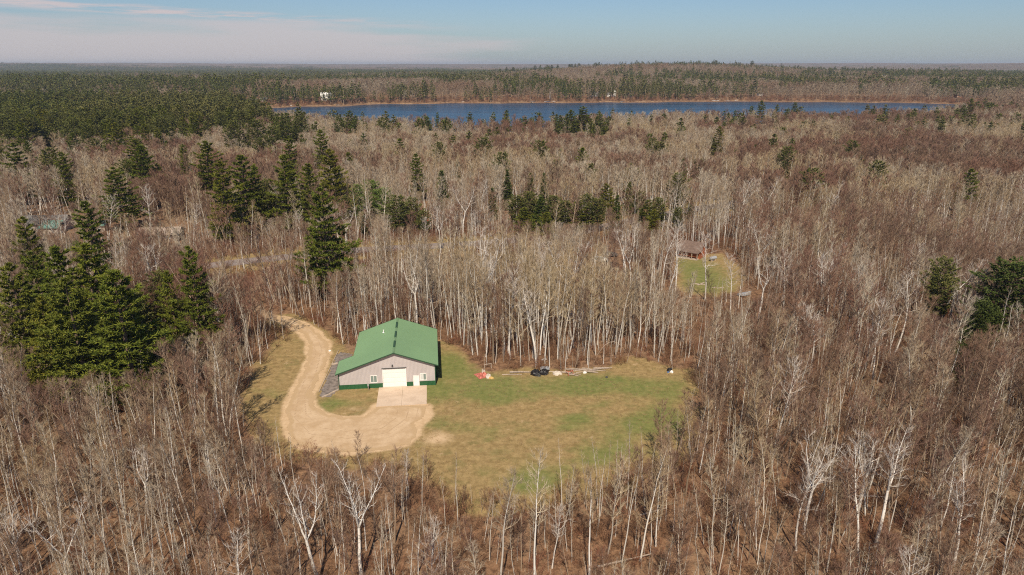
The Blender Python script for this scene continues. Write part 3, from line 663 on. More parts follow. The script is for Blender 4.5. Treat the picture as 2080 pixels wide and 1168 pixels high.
# ---- pines placed one by one: px, top py, height, half-spread factor, kind, label
PINES = [
 (272, 281, 19, 1.1, 'w', 'round dark pine standing alone above the pale grey woods, far left middle'),
 (370, 292, 16, .8, 'w', 'small dark pine just left of the big pine stand'),
 (415, 284, 22, 1.0, 'w', 'broad pine at the back left of the big pine stand'),
 (228, 338, 18, 1.15, 'w', 'wide layered pine left of the big pine stand, below the lone round pine'),
 (446, 325, 22, .85, 'w', 'tall pine at the front left of the big pine stand above the road'),
 (488, 312, 22, .95, 'w', 'tall pine at the middle of the big pine stand above the road'),
 (583, 232, 20, .8, 'w', 'pine whose top touches the lake, highest of the column of pines'),
 (618, 228, 17, .9, 'w', 'bushy pine at the lake edge right of the column of pines'),
 (586, 275, 20, .75, 'w', 'slim pine second from the top in the column of pines'),
 (576, 312, 22, .8, 'w', 'tall pine low in the column of pines above the road'),
 (650, 262, 21, .8, 'w', 'upper pine of the right hand pair behind the tall front pine'),
 (668, 300, 22, .85, 'w', 'broad pine of the right hand pair behind the tall front pine'),
 (624, 330, 20, .8, 'w', 'pine between the column of pines and the right hand pair'),
 (650, 378, 23, .8, 'w', 'tall front pine reaching down to the road, right of the pine stand'),
 (540, 362, 18, .85, 'o', 'thin olive pine between the two halves of the pine stand'),
 (478, 262, 15, .9, 'o', 'loose olive pine behind the pine stand'), (505, 266, 14, .9, 'o', 'second loose olive pine behind the pine stand, to the right'),
 (96, 267, 13, 1.0, 'o', 'brownish green pine at the far left, right one of a pair'), (62, 268, 13, .9, 'o', 'brownish green pine at the far left, left one of a pair'),
 (135, 243, 13, 1.0, 'o', 'small olive pine at the edge of the far left woods'),
 (170, 405, 19, 1.05, 'w', 'broad pine beside the grey roofed house with the teal wing'),
 (44, 437, 18, .9, 'w', 'pine in front of the grey roofed house, left'),
 (108, 497, 20, 1.1, 'w', 'big pine at the left of the near pine clump'),
 (60, 508, 18, .9, 'w', 'outermost left pine of the near pine clump'),
 (172, 492, 21, 1.15, 'w', 'tallest pine of the near pine clump'),
 (228, 545, 20, 1.2, 'w', 'pine with drooping plates at the front of the near pine clump'),
 (130, 560, 19, 1.15, 'w', 'lower front pine at the left of the near pine clump'),
 (320, 545, 15, .95, 'o', 'olive pine between the near pine clump and the pine by the driveway'),
 (380, 497, 19, .82, 'w', 'bright edged pine nearest the driveway, right of the near pine clump'),
 (283, 590, 13, .9, 'w', 'short pine tucked between the near pine clump and the driveway'),
 (262, 585, 15, .85, 'o', 'olive right end pine of the near pine clump'),
 (16, 530, 18, 1.0, 'w', 'dark pine cut by the left edge of the photo beside the near pine clump'),
 (338, 548, 15, .75, 'w', 'small pine just left of the bright edged pine by the driveway'),
 (80, 600, 16, 1.0, 'w', 'low pine at the lower left of the near pine clump'),
 (515, 335, 18, .7, 'w', 'slim pine at the right of the big pine stand'),
 (36, 690, 8, .9, 'w', 'small green pine low at the left edge of the photo'),
 (752, 362, 15, .9, 'b', 'bright yellow green larch right of the pine stand'), (724, 372, 14, .8, 'b', 'second bright larch, left of the wider one'),
 (806, 395, 14, 1.1, 'o', 'wide olive pine above the road, right of the bright larches'),
 (930, 318, 13, .8, 's', 'narrow spruce standing alone above the middle woods'), (897, 345, 15, 1.1, 's', 'dark full spruce left of centre above the middle woods'),
 (848, 347, 12, 1.0, 's', 'small spruce left of the dark full spruce'), (957, 335, 11, .8, 's', 'thin spruce right of the lone narrow spruce'),
 (1030, 343, 16, .75, 's', 'tall thin spruce at the centre of the photo'), (1078, 350, 15, .8, 's', 'left spruce of the centre pair'), (1105, 350, 15, .8, 's', 'right spruce of the centre pair'),
 (1076, 388, 13, 1.3, 'o', 'bushy olive evergreen under the centre pair of spruces'), (1098, 398, 12, 1.3, 's', 'low wide evergreen under the centre pair of spruces'),
 (1195, 392, 13, 1.0, 'o', 'olive evergreen right of the centre spruces'), (1232, 372, 12, 1.2, 'w', 'round evergreen right of the centre spruces'),
 (1280, 368, 13, .8, 's', 'thin spruce above the parked cars'), (1315, 405, 10, 1.2, 'w', 'low evergreen between the parked cars and the cabin'), (1405, 400, 8, 1.0, 's', 'little spruce straight above the cabin'),
 (1390, 317, 13, .85, 's', 'olive spruce, left one of the pair below the leaning pine'), (1412, 322, 12, 1.0, 's', 'olive spruce, right one of the pair below the leaning pine'),
 (1463, 255, 17, .8, 'w', 'leaning pine standing above the right middle woods'), (1449, 278, 14, .8, 'o', 'lower olive crown beside the leaning pine'),
 (1598, 303, 12, .7, 's', 'ragged small spruce, upper one, right of the leaning pine'), (1600, 335, 8, 1.0, 'o', 'ragged small evergreen, lower one, right of the leaning pine'),
 (1848, 308, 12, .95, 'w', 'lone small pine in the brown woods at the right'), (1700, 268, 11, 1.1, 'o', 'pale olive pine behind white birches at the right'),
 (1185, 215, 21, 1.15, 'w', 'tallest pine of the clump against the lake'), (1160, 222, 19, 1.05, 'w', 'left pine of the clump against the lake'), (1218, 228, 18, 1.05, 'w', 'right pine of the clump against the lake'),
 (1138, 233, 16, 1.0, 'w', 'outer left pine of the clump against the lake'), (1165, 248, 14, .8, 'o', 'front olive pine of the clump against the lake'),
 (888, 222, 18, .45, 'w', 'small round topped pine sticking up into the lake'), (872, 238, 14, .8, 'o', 'olive pine below the small round topped one'),
 (795, 250, 11, 1.0, 'o', 'rounded olive pine near the left of the lake'), (838, 250, 11, .8, 's', 'small narrow spruce near the left of the lake'),
 (966, 246, 11, 1.1, 'w', 'first pine from the left in the low row before the lake'), (990, 248, 11, 1.2, 'w', 'second pine from the left in the low row before the lake'),
 (1012, 250, 11, 1.1, 'w', 'third pine in the low row before the lake'), (1040, 246, 11, 1.0, 'w', 'fourth pine in the low row before the lake'),
 (1062, 250, 10, 1.0, 'w', 'fifth pine in the low row before the lake'), (1085, 246, 11, .9, 'w', 'sixth pine in the low row before the lake'), (1105, 249, 10, .9, 'w', 'last pine at the right of the low row before the lake'),
 (925, 246, 11, .8, 'w', 'left pine of the small pair before the lake'), (940, 245, 11, .8, 'w', 'right pine of the small pair before the lake'), (986, 232, 12, .35, 's', 'thin spire poking above the low row into the lake'), (1083, 228, 14, .5, 'w', 'spire behind the low row poking into the lake'),
 (710, 224, 19, 1.0, 'w', 'bushy pine against the left part of the lake'), (685, 234, 15, .9, 'w', 'smaller pine just left of the bushy one by the lake'),
 (1495, 214, 17, .75, 'w', 'pine against the lake at the right, middle of three'), (1472, 222, 15, .8, 'w', 'pine against the lake at the right, left of three'),
 (1548, 203, 22, .75, 'w', 'tall broad pine rising across the lake at the right'), (1580, 206, 20, .6, 'w', 'dark pine next to the tall broad one at the right'), (1617, 199, 20, .7, 'o', 'olive crowned pine rising to the far shore at the right'), (1603, 210, 17, .6, 'w', 'low pine between the dark one and the olive crowned one'),
 (1975, 198, 20, .9, 'w', 'dark spreading pine at the right end of the lake'), (1945, 204, 17, .9, 'o', 'olive pine left of the dark spreading one'), (2003, 208, 15, .9, 'o', 'low olive pine right of the dark spreading one'), (1960, 212, 15, .9, 'w', 'pine below the dark spreading one'),
 (1805, 218, 15, 1.0, 'o', 'flat olive pine before the right part of the lake'), (1752, 218, 15, .45, 's', 'thin spire before the right part of the lake'), (1742, 222, 13, .45, 's', 'lower thin spire before the right part of the lake'),
 (700, 395, 12, 1.0, 'o', 'olive evergreen between the tall front pine and the bright larches'), (775, 380, 13, 1.0, 'b', 'third bright larch at the right of the trio'), (835, 400, 12, 1.1, 'o', 'olive pine between the wide olive one and the dark full spruce'),
 (860, 425, 9, 1.2, 'o', 'low olive evergreen near the red car'), (1000, 380, 12, .9, 's', 'spruce left of the tall thin centre one'), (1050, 395, 12, 1.1, 'o', 'olive evergreen left of the centre pair of spruces'), (1125, 395, 12, 1.2, 'o', 'olive evergreen just right of the centre pair of spruces'),
 (1150, 405, 11, 1.2, 'o', 'low olive evergreen in the band right of the centre pair'), (1175, 400, 12, 1.0, 'w', 'dark pine in the evergreen band above the parked cars'), (1215, 400, 12, 1.1, 'o', 'olive pine in the evergreen band above the parked cars'),
 (1255, 395, 12, .9, 's', 'spruce in the evergreen band above the parked cars'), (1300, 385, 12, 1.0, 'o', 'olive evergreen at the right of the evergreen band'), (1340, 400, 11, 1.1, 'o', 'last low evergreen at the right end of the evergreen band'), (1330, 425, 9, 1.1, 'w', 'dark low evergreen left above the cabin'), (1378, 420, 9, 1.0, 'o', 'small olive evergreen behind the cabin'),
 (1065, 420, 11, 1.2, 'w', 'dark evergreen at the foot of the centre pair of spruces'), (1110, 430, 10, 1.1, 'w', 'second dark evergreen at the foot of the centre pair'), (740, 430, 9, 1.0, 'o', 'low olive evergreen by the road before the bright larches'),
 (1130, 238, 15, .8, 'o', 'outermost olive pine left of the clump against the lake'), (1200, 240, 15, .9, 'w', 'front pine of the clump against the lake'), (1235, 240, 14, .7, 'w', 'outermost right pine of the clump against the lake'), (745, 245, 12, .7, 's', 'small spruce right of the bushy pine by the lake'), (560, 245, 15, .9, 'w', 'pine left of the column of pines near the lake'), (600, 250, 15, .9, 'w', 'pine between the column top and the bushy lake edge pine'),
 (2064, 525, 19, 1.4, 'd', 'big dark dense evergreen at the right edge of the photo'), (2000, 605, 13, 1.0, 'd', 'dark dense evergreen lower left of the big one at the right edge'),
 (1925, 520, 16, .8, 'o', 'olive evergreen behind the large white birch at the right'), (1905, 540, 12, .7, 's', 'narrow dark evergreen left of the olive one at the right'), (1965, 690, 9, .8, 'd', 'low dark evergreen under the big one at the right edge'),
]
KF = {'w': (P_WPINE, 'pine_tree', 'pine tree'), 'o': (P_OLIVE, 'pine_tree', 'pine tree'), 's': (P_SPRUCE, 'spruce_tree', 'spruce tree'), 'b': (P_BRIGHT, 'larch_tree', 'larch tree'), 'd': (P_DARK, 'cedar_tree', 'evergreen tree')}
pine_xy = []; rs = RS(5)
for i, (px, py, h, wf, kd, lab) in enumerate(PINES):
    if kd == 'w' and h >= 15: h *= 1.2
    x, y = G(px, py, h); forms, nm, cat = KF[kd]; f = forms[i % len(forms)]; s = h / f[3]
    if kd == 's': wf *= 1.2
    stand(nm, f, x, y, s, rs.uniform(0, 6.28), lab, cat, wide=wf * ((1.5 if kd == 'o' or (py < 450 and px > 200) else 1.16) if kd != 's' else 1.35)); pine_xy.append((x, y, 2.2 * wf if kd != 's' else 1.3, h, (5.2 if kd == 'w' else 4.4 if kd != 's' else 2.8) * s * wf))
pine_xy = np.array(pine_xy)

# ---- bare trees worth placing one by one: px of base, py of base, height, form list, form, turn, label
HERO = [
 (650, 1185, 14.6, P_SNAG, 0, 0.4, (.0, -.03), 'white birch snag, left one of the pair below the dirt turnaround'),
 (735, 1180, 14.6, P_SNAG, 1, 1.9, (0, .02), 'white forked birch snag, right one of the pair below the dirt turnaround'),
 (1618, 1118, 13.5, P_BIRCH, 0, .6, (0, .02), 'white birch with a fine rounded crown, leftmost of the lower right group'),
 (1632, 1085, 14.0, P_BIRCH, 4, 2.2, (0, .05), 'white birch with a long right arm, second of the lower right group'),
 (1742, 1130, 15.0, P_BIRCH, 1, 4.0, (0, -.06), 'slender white birch leaning left, third of the birch group at lower right'),
 (1778, 1110, 15.0, P_BIRCH, 5, 1.0, (0, .10), 'white birch with wide spreading limbs, rightmost of the birch group at lower right'),
 (1910, 660, 17, P_BIRCH, 3, 2.8, (0, .08), 'large white birch leaning right before the olive evergreen at the right'),
 (1770, 790, 17, P_BIRCH, 2, .8, (0, .06), 'tall white birch leaning right in the middle of the right hand woods'),
 (1815, 720, 17, P_BIRCH, 0, 3.3, (0, .05), 'white birch with a bowed crown left of the large leaning birch'),
 (1280, 585, 17, P_BIRCH, 3, .1, (0, 0), 'forked white birch in front of the parked cars'), (1272, 575, 16, P_BIRCH, 5, 2, (0, -.03), 'second white birch in front of the parked cars, spreading left'),
 (1345, 600, 19, P_BIRCH, 0, 1, (0, .06), 'tall white birch leaning right, left of the cabin lawn'), (1372, 590, 19, P_BIRCH, 1, 4, (0, .05), 'tall white birch at the left edge of the cabin lawn'),
 (1432, 610, 18, P_BIRCH, 2, 2.5, (0, .03), 'white birch in front of the cabin lawn'), (1482, 640, 15, P_BIRCH, 0, 5, (0, 0), 'white birch at the right edge of the cabin lawn'),
 (1540, 650, 16, P_BIRCH, 4, 5, (0, .03), 'forked pale birch right of the cabin lawn'), (1590, 640, 16, P_BIRCH, 1, 5.5, (0, .04), 'slim white birch further right of the cabin lawn'),
 (1680, 650, 14, P_BIRCH, 2, .5, (0, 0), 'bushy topped white birch in the right hand woods above the long brown thicket'),
 (868, 520, 13, P_BIRCH, 1, .5, (0, 0), 'pale birch by the road near the red car'), (895, 515, 15, P_BIRCH, 4, 1.5, (0, 0), 'many stemmed white birch by the road right of the red car'),
 (935, 510, 15, P_BIRCH, 2, 2.5, (0, 0), 'pale birch by the road right of the many stemmed one'), (962, 520, 14, P_BIRCH, 0, 2.9, (0, 0), 'second pale birch by the road right of the many stemmed one'), (990, 500, 13, P_BIRCH, 0, 3.5, (0, 0), 'third pale birch by the road right of the many stemmed one'),
 (703, 500, 13, P_BIRCH, 3, 3.5, (0, 0), 'white birch by the road between the tall front pine and the larches'), (740, 490, 13, P_BIRCH, 1, 3.0, (0, 0), 'pale birch in front of the bright larches'), (612, 500, 12, P_BIRCH, 4, 1.0, (0, 0), 'pale crooked birch by the road under the pines'),
 (1015, 1190, 17, P_ASPEN, 1, .0, (0, 0), 'pale slim aspen at the bottom centre below the meadow'),
 (1085, 1185, 17, P_ASPEN, 0, .0, (0, 0), 'pale aspen at the bottom with arms held low, right of the slim one'),
 (1195, 1190, 16, P_ASPEN, 2, .0, (0, 0), 'straight pale aspen with feathery side twigs at the bottom right of centre'),
 (1235, 1125, 13.5, P_ASPEN, 8, .0, (0, .04), 'pale aspen at the lower right meadow edge with its top over the grass, leftmost'),
 (1262, 1150, 14.5, P_ASPEN, 5, .0, (0, .0), 'pole thin pale aspen standing over the grass at the lower right meadow edge'),
 (1300, 1140, 14.5, P_ASPEN, 9, .7, (0, .03), 'pale fan topped aspen over the lower right corner of the meadow'),
 (1332, 1110, 13.0, P_ASPEN, 10, 1.4, (0, .05), 'pale aspen leaning right over the lower right corner of the meadow'),
 (1215, 1080, 11.0, P_ASPEN, 6, 1.4, (0, -.03), 'small thin pale aspen left of the lower right meadow corner'),
 (1420, 960, 12.0, P_ASPEN, 8, 1.4, (0, .0), 'pale many branched aspen screening the right end of the meadow'),
 (1402, 935, 10.0, P_ASPEN, 3, 1.4, (0, -.04), 'smaller pale aspen at the right end of the meadow'),
 (600, 1000, 9.0, P_ASPEN, 7, .4, (0, -.03), 'thin pale aspen in front of the left of the dirt turnaround'),
 (575, 960, 8.5, P_ASPEN, 5, 2.4, (0, -.05), 'pale leaning pole at the left end of the dirt turnaround'),
 (858, 1040, 10.0, P_ASPEN, 6, .4, (0, .0), 'pale thin aspen over the right end of the dirt turnaround'),
 (930, 1070, 10.5, P_ASPEN, 7, .4, (0, -.04), 'pale twin looking pole below the meadow left of centre'),
 (492, 905, 10, P_ASPEN, 3, 1.0, (0, 0), 'small pale forked tree at the left edge of the meadow'),
 (965, 725, 6, P_MAPLE, 0, 1.0, (0, 0), 'thick grey trunk at the meadow corner right of the barn'),
 (1393, 1010, 12, P_MAPLE, 4, .3, (0, 0), 'bushy many stemmed tree at the right edge of the meadow'),
]
hero_xy = []
for (px, py, h, forms, fi, rz, tl, lab) in HERO:
    x, y = G(px, py); hero_xy.append((x, y, h)); f = forms[fi % len(forms)]
    nm = 'birch_tree' if forms in (P_BIRCH, P_SNAG) else ('aspen_tree' if forms is P_ASPEN else 'maple_tree')
    stand(nm, f, x, y, h / f[3], rz, lab, 'bare tree', tilt=tl)

# ---- the woods
LOOK = {'aspen_tree': ['slim', 'wide topped', 'high crowned', 'wispy', 'wide topped', 'pole thin', 'pole thin', 'pole thin', 'fan shaped', 'fan shaped', 'fan shaped'],
        'maple_tree': ['bushy', 'round', 'bushy', 'round', 'forked', 'forked'], 'birch_tree': ['slim', 'slim', 'slim', 'forked', 'many stemmed', 'forked']}
PLACES = [((60, 640), 'left of the near pine clump'), ((230, 760), 'below the near pine clump'), ((60, 900), 'at the left edge'), ((250, 930), 'between the left edge and driveway'), ((460, 620), 'between near pines and driveway'), ((430, 800), 'beside the driveway bend'),
          ((60, 1100), 'in the lower left corner'), ((230, 1100), 'near the lower left corner'), ((400, 1100), 'left of the white birch pair'), ((560, 1040), 'just left of the white birch pair'), ((700, 1080), 'around the white birch pair'),
          ((880, 1080), 'right of the white birch pair'), ((1050, 1080), 'at the bottom below the meadow'), ((1220, 1000), 'at the lower right meadow edge'), ((1330, 1110), 'at the bottom right of the meadow'), ((1400, 880), 'at the right meadow edge'), ((1480, 1100), 'left of the lower right birch group'),
          ((1560, 940), 'above left of the lower right birch group'), ((1700, 1080), 'among the lower right birch group'), ((1750, 900), 'above the lower right birch group'), ((1920, 900), 'below the big dark evergreen'), ((2030, 900), 'at the right edge'), ((1930, 1100), 'near the lower right corner'), ((2040, 1110), 'in the lower right corner'),
          ((1480, 720), 'right of the meadow top corner'), ((1650, 740), 'in the right hand woods'), ((1830, 750), 'left of the big dark evergreen'), ((620, 600), 'above the driveway end'), ((760, 600), 'behind the barn roof'), ((900, 620), 'behind the barn corner'), ((1040, 640), 'behind the red sheet'), ((1170, 640), 'behind the log pile'), ((1300, 650), 'behind the arched birch'), ((1430, 660), 'below the cabin lawn')]
FPL = [((20, 205), 'at the far left edge of the green forest'), ((110, 200), 'near the left edge of the green forest'), ((210, 205), 'left of middle in the green forest'), ((310, 215), 'in the middle of the green forest front'), ((400, 225), 'right of middle in the green forest'), ((490, 235), 'at the right end of the green forest'),
       ((40, 245), 'low at the left edge below the green forest'), ((130, 250), 'above the lone round pine to the left'), ((230, 250), 'straight above the lone round pine'), ((340, 255), 'above the small dark pine'), ((440, 250), 'behind the big pine stand'), ((560, 240), 'near the lake end'), ((700, 250), 'below the left part of the lake'), ((850, 255), 'below the middle left of the lake'), ((1000, 260), 'below the low row of pines'),
       ((1150, 265), 'below the clump against the lake'), ((1300, 255), 'right of the clump against the lake'), ((1450, 240), 'above the leaning pine'), ((1600, 240), 'below the three pines across the lake'), ((1750, 240), 'below the right part of the lake'), ((1900, 240), 'left of the dark spreading pine'), ((2030, 245), 'at the right edge below the lake end'), ((800, 310), 'above the bright larches'), ((1200, 310), 'above the evergreen band'), ((1650, 310), 'right of the ragged small spruce'), ((1900, 320), 'near the lone small pine'), ((60, 320), 'left of the wide layered pine')]
def fplace(px, py): return min(FPL, key=lambda q: (q[0][0] - px) ** 2 + 4 * (q[0][1] - py) ** 2)[1]
def place(px, py): return min(PLACES, key=lambda q: (q[0][0] - px) ** 2 + (q[0][1] - py) ** 2)[1]
def zone(px, py, y):
    if y < 62: return 'front'
    if py > 900: return 'bottom left' if px < 600 else ('bottom right' if px > 1400 else 'bottom middle')
    if px < 620: return 'left'
    if px > 1400: return 'right'
    return 'behind'
ZL = {'front': 'along the very bottom of the photo', 'bottom left': 'at the bottom left', 'bottom right': 'at the bottom right', 'bottom middle': 'below the dirt turnaround and meadow',
      'left': 'left of the driveway', 'right': 'right of the meadow', 'behind': 'behind the barn and the meadow'}
def hmap(X, Y):
    px, py = pxarr(X, Y)
    h = 15.5 + 3.5 * sstep(105, 130, Y) * (1 - sstep(-.1, .35, X / Y - .25)) - 3.0 * (1 - sstep(70, 95, Y))
    h = h - 3.0 * np.exp(-((Y - 72) / 14) ** 2) * np.exp(-((X - 4) / 22) ** 2)
    return h * (.82 + .32 * fbm(X, Y, 14, 11))
LINE = np.array([(-400, 300), (380, 300), (450, 760), (490, 800), (530, 860), (570, 905), (640, 925), (860, 915), (900, 965), (1000, 1000), (1120, 985), (1180, 900), (1260, 850), (1330, 820), (1385, 770), (1420, 300), (3000, 300)], float)
WINDOWS = [(1372, 1440, 540, .12), (1372, 1512, 602, .42), (1515, 1560, 600, .3), (1190, 1262, 533, .3), (1262, 1372, 540, .5), (400, 560, 546, .28), (560, 640, 530, .45), (640, 760, 522, .4), (820, 1010, 506, .6), (30, 160, 462, .22), (295, 372, 488, .4), (845, 870, 455, .2)]
def limit(X, Y, H, rs, breach=.26, floor=.28):
    """woods thin out and stay low before the clearing and before the big pines"""
    H = H.copy(); free_ = rs.rand(len(X)) < breach
    for x, y, r, h, w_ in pine_xy:
        d = y - Y; m = (d > 0) & (d < 60 + y * .2) & (np.abs(X - x * Y / y) < w_ * .85) & (rs.rand(len(X)) > .10)
        zv = floor * h; cap = zv + (CAMH - zv) * d / y; H = np.where(m, np.minimum(H, cap), H)
    for x, y, h in hero_xy:
        d = y - Y; m = (d > -.5) & (d < 40) & (np.abs(X - x * Y / y) < 1.9) & (rs.rand(len(X)) > .12)
        zv = .12 * h; H = np.where(m, np.minimum(H, zv + (CAMH - zv) * np.maximum(d, 0) / y), H)
    for (a, b_, ln, br) in WINDOWS:
        px, py = pxarr(X, Y, H); _, pb = pxarr(X, Y, 0); m = (px > a) & (px < b_) & (pb > ln + 4) & (py < ln) & (rs.rand(len(X)) > br)
        b = (ln + rs.uniform(0, 8, len(X)) - 584) / FPX; k_ = (math.sin(PITCH) + b * math.cos(PITCH)) / (math.cos(PITCH) - b * math.sin(PITCH))
        H = np.where(m, np.minimum(H, CAMH - k_ * Y), H)
    for _ in range(3):
        px, py = pxarr(X, Y, H); _, pb = pxarr(X, Y, 0); ly = np.interp(px, LINE[:, 0], LINE[:, 1]) + 26 * (fbm(px, px * 0, 60, 3) - .5) + rs.uniform(0, 12, len(X)) * (_ == 0)
        m = (pb > ly) & (py < ly) & (ly > 400) & ~free_ & (Y < 100)
        b = (ly - 584) / FPX; k_ = (math.sin(PITCH) + b * math.cos(PITCH)) / (math.cos(PITCH) - b * math.sin(PITCH))
        H = np.where(m, np.minimum(H, CAMH - k_ * Y), H)
    return H
def clear_of_pines(X, Y):
    ok = np.ones(len(X), bool)
    for x, y, r, _h, _w in pine_xy: ok &= np.hypot(X - x, Y - y) > r
    return ok
X, Y, rs = jgrid(28, 235, 2.45, .86, 11)
X = np.asarray(X); k = free(X, Y) & clear_of_pines(X, Y); X = X[k]; Y = Y[k]; px, py = pxarr(X, Y)
dn = fbm(X, Y, 22, 3); keep = rs.rand(len(X)) < np.clip(.25 + 1.15 * (dn - .22), .25, 1) * (1 - .25 * sstep(150, 200, Y))
see_cabin = (px > 1200) & (px < 1520) & (py > 500) & (py < 655); keep &= ~(see_cabin & (rs.rand(len(X)) < .5))
see_road = (px > 400) & (px < 1000) & (py > 500) & (py < 590); keep &= ~(see_road & (rs.rand(len(X)) < .45))
near_meadow = (Y < 84) & (np.abs(px - 980) < 330); keep &= ~(near_meadow & (rs.rand(len(X)) < .35)); keep &= ~((np.abs(px - 625) < 50) & (np.abs(py - 970) < 50))
X, Y, px, py = X[keep], Y[keep], px[keep], py[keep]; n = len(X)
pale = rs.rand(n) < np.clip(.60 + 2.0 * (fbm(X, Y, 26, 7) - .5) + .25 * ((px > 820) & (px < 1250) & (py > 600) & (py < 760)), .12, .92)
birchy = pale & (rs.rand(n) < .07)
H = hmap(X, Y) * rs.uniform(.78, 1.12, n); H = limit(X, Y, H, rs)
kk = H > 2.8; X, Y, px, py, pale, birchy, H = [q[kk] for q in (X, Y, px, py, pale, birchy, H)]; n = len(X)
def pick(r, forms, n):
    if forms is P_ASPEN: return np.array([0, 1, 1, 2, 3, 4, 4, 5, 6, 7, 8, 8, 9, 9, 10, 10])[r.randint(0, 16, n)]
    return r.randint(0, len(forms), n)
def individuals(sel, forms, nm, adj, cap, seed):
    ix = np.where(sel)[0]; vis = ((px[ix] > -60) & (px[ix] < 2140)); sz = H[ix] / np.hypot(Y[ix], 54) * np.where(vis, 1, 0) * np.where(py[ix] < 1500, 1, .3)
    order = ix[np.argsort(-sz)]; top = order[:cap]; rest = order[cap:]; r = RS(seed)
    for i in top:
        fi = pick(r, forms, 1)[0]; f = forms[fi]; ty = r.normal() * .045; tx = r.normal() * .03
        lean = 'leaning right' if ty > .025 else 'leaning left' if ty < -.025 else 'upright'
        hs = 'tall ' if H[i] > 15.5 else 'low ' if H[i] < 10.5 else ''
        pxt, pyt = pxarr(X[i], Y[i], H[i] * .7)
        lb = '%s%s%s, %s, %s' % (hs, LOOK[nm][fi] + ' ', adj, lean, place(pxt, pyt))
        stand(nm, f, X[i], Y[i], H[i] / f[3], r.uniform(0, 6.28), lb, 'bare tree', group='%s trees %s' % (adj, place(pxt, pyt)), tilt=(tx, ty))
    f = pick(r, forms, len(rest))
    return rest, f
r1, f1 = individuals(pale & ~birchy, P_ASPEN, 'aspen_tree', 'pale bare aspen', 290, 1)
r2, f2 = individuals(~pale, P_MAPLE, 'maple_tree', 'brown bare maple', 295, 2)
r3, f3 = individuals(birchy, P_BIRCH, 'birch_tree', 'white bare birch', 150, 3)
fh = lambda F, f: np.array([F[j][3] for j in f])
scatter('aspen_trees', X[r1], Y[r1], f1, P_ASPEN, H[r1] / fh(P_ASPEN, f1), 'slim pale aspens filling the woods around and behind the meadow', seed=21)
scatter('maple_trees', X[r2], Y[r2], f2, P_MAPLE, H[r2] / fh(P_MAPLE, f2), 'brown leafless maples filling the woods around and behind the meadow', seed=22)
if len(r3): scatter('birch_trees', X[r3], Y[r3], f3, P_BIRCH, H[r3] / fh(P_BIRCH, f3), 'white birches deep in the woods behind the meadow', seed=23)
# saplings and brush
X, Y, rs = jgrid(30, 235, 1.4, .86, 31); k = free(X, Y, -1.4); X = X[k]; Y = Y[k]
k = rs.rand(len(X)) < .2 + .6 * fbm(X, Y, 12, 5); X = X[k]; Y = Y[k]; n = len(X)
kk = limit(X, Y, np.full(n, 2.4), rs) > .9; X = X[kk]; Y = Y[kk]; n = len(X)
scatter('brush', X, Y, rs.randint(0, 3, n), P_BUSH, rs.uniform(.35, 1.05, n), 'tangled brown brush and saplings under the bare trees', seed=24, tilt=.1)
X, Y, rs = jgrid(36, 235, 1.9, .86, 41); k = free(X, Y, -1.2) & (rs.rand(len(X)) < .62); X = X[k]; Y = Y[k]; n = len(X)
sf = P_ASPEN[5:8] + P_ASPEN[5:8] + P_MAPLE[:1]; f = rs.randint(0, len(sf), n)
H = limit(X, Y, rs.uniform(3.5, 11, n), rs, .10); kk = H > 2; X, Y, f, H = X[kk], Y[kk], f[kk], H[kk]
scatter('saplings', X, Y, f, sf, H / fh(sf, f) * 1.0, 'thin bare saplings crowding between the taller trees', seed=25)
# middle distance
X, Y, rs = jgrid(235, 760, 3.5, .86, 51); k = free(X, Y) & clear_of_pines(X, Y); X = X[k]; Y = Y[k]; s = X / Y
pinez = sstep(340, 470, Y + 220 * (fbm(X, Y, 90, 4) - .5)) * (1 - sstep(-.42, -.33, s + .12 * (fbm(X, Y, 120, 3) - .5))) * (.25 + .75 * sstep(.30, .42, fbm(X, Y, 60, 9)))
u = rs.rand(len(X)); isp = u < pinez * .50 + .012 + .05 * sstep(400, 500, Y) * (fbm(X, Y, 35, 13) > .56); gone = (pinez > .4) & ~isp & (rs.rand(len(X)) < .5)
X0, Y0 = X, Y
bb = ~isp & ~gone; X = X0[bb]; Y = Y0[bb]; n = len(X)
pale = rs.rand(n) < np.clip(.52 + 5.0 * (fbm(X, Y, 48, 7, 4) - .5) - .25 * sstep(.15, .5, X / Y), .04, .97); H = (15.5 + 3 * fbm(X, Y, 30, 2) + 7 * (fbm(X, Y, 22, 6) - .5) * sstep(380, 480, Y)) * rs.uniform(.8, 1.12, n); H = limit(X, Y, H, rs)
for nm, sel, F_, lab, sd in (('aspen_trees', pale, L_ASPEN, 'pale leafless aspens in the middle distance up to the lake', 26), ('maple_trees', ~pale, L_MAPLE, 'brown leafless maples in the middle distance up to the lake', 27)):
    f = rs.randint(0, len(F_), sel.sum()); scatter(nm, X[sel], Y[sel], f, F_, H[sel] / fh(F_, f), lab, seed=sd)
X = X0[isp]; Y = Y0[isp]; n = len(X); H = rs.uniform(15, 27, n) * np.where(X / Y < -.3, 1.05, .8); px, py = pxarr(X, Y, H); vis = (px > -30) & (px < 2110)
order = np.argsort(-np.where(vis, H / Y, 0)); order = order; top = order[:190]; rest = order[190:]
for i in top:
    f = P_WPINE[rs.randint(5)] if rs.rand() < .38 else P_OLIVE[rs.randint(2)]
    wh = fplace(px[i], py[i]); lk = ('tall ' if H[i] > 23 else 'short ' if H[i] < 18 else '') + ('layered dark green' if f in P_WPINE else 'loose olive green')
    stand('pine_tree', f, X[i], Y[i], H[i] / f[3], rs.uniform(0, 6.28), lk + ' pine ' + wh, 'pine tree', group='pines ' + wh, wide=rs.uniform(1.0, 1.4))
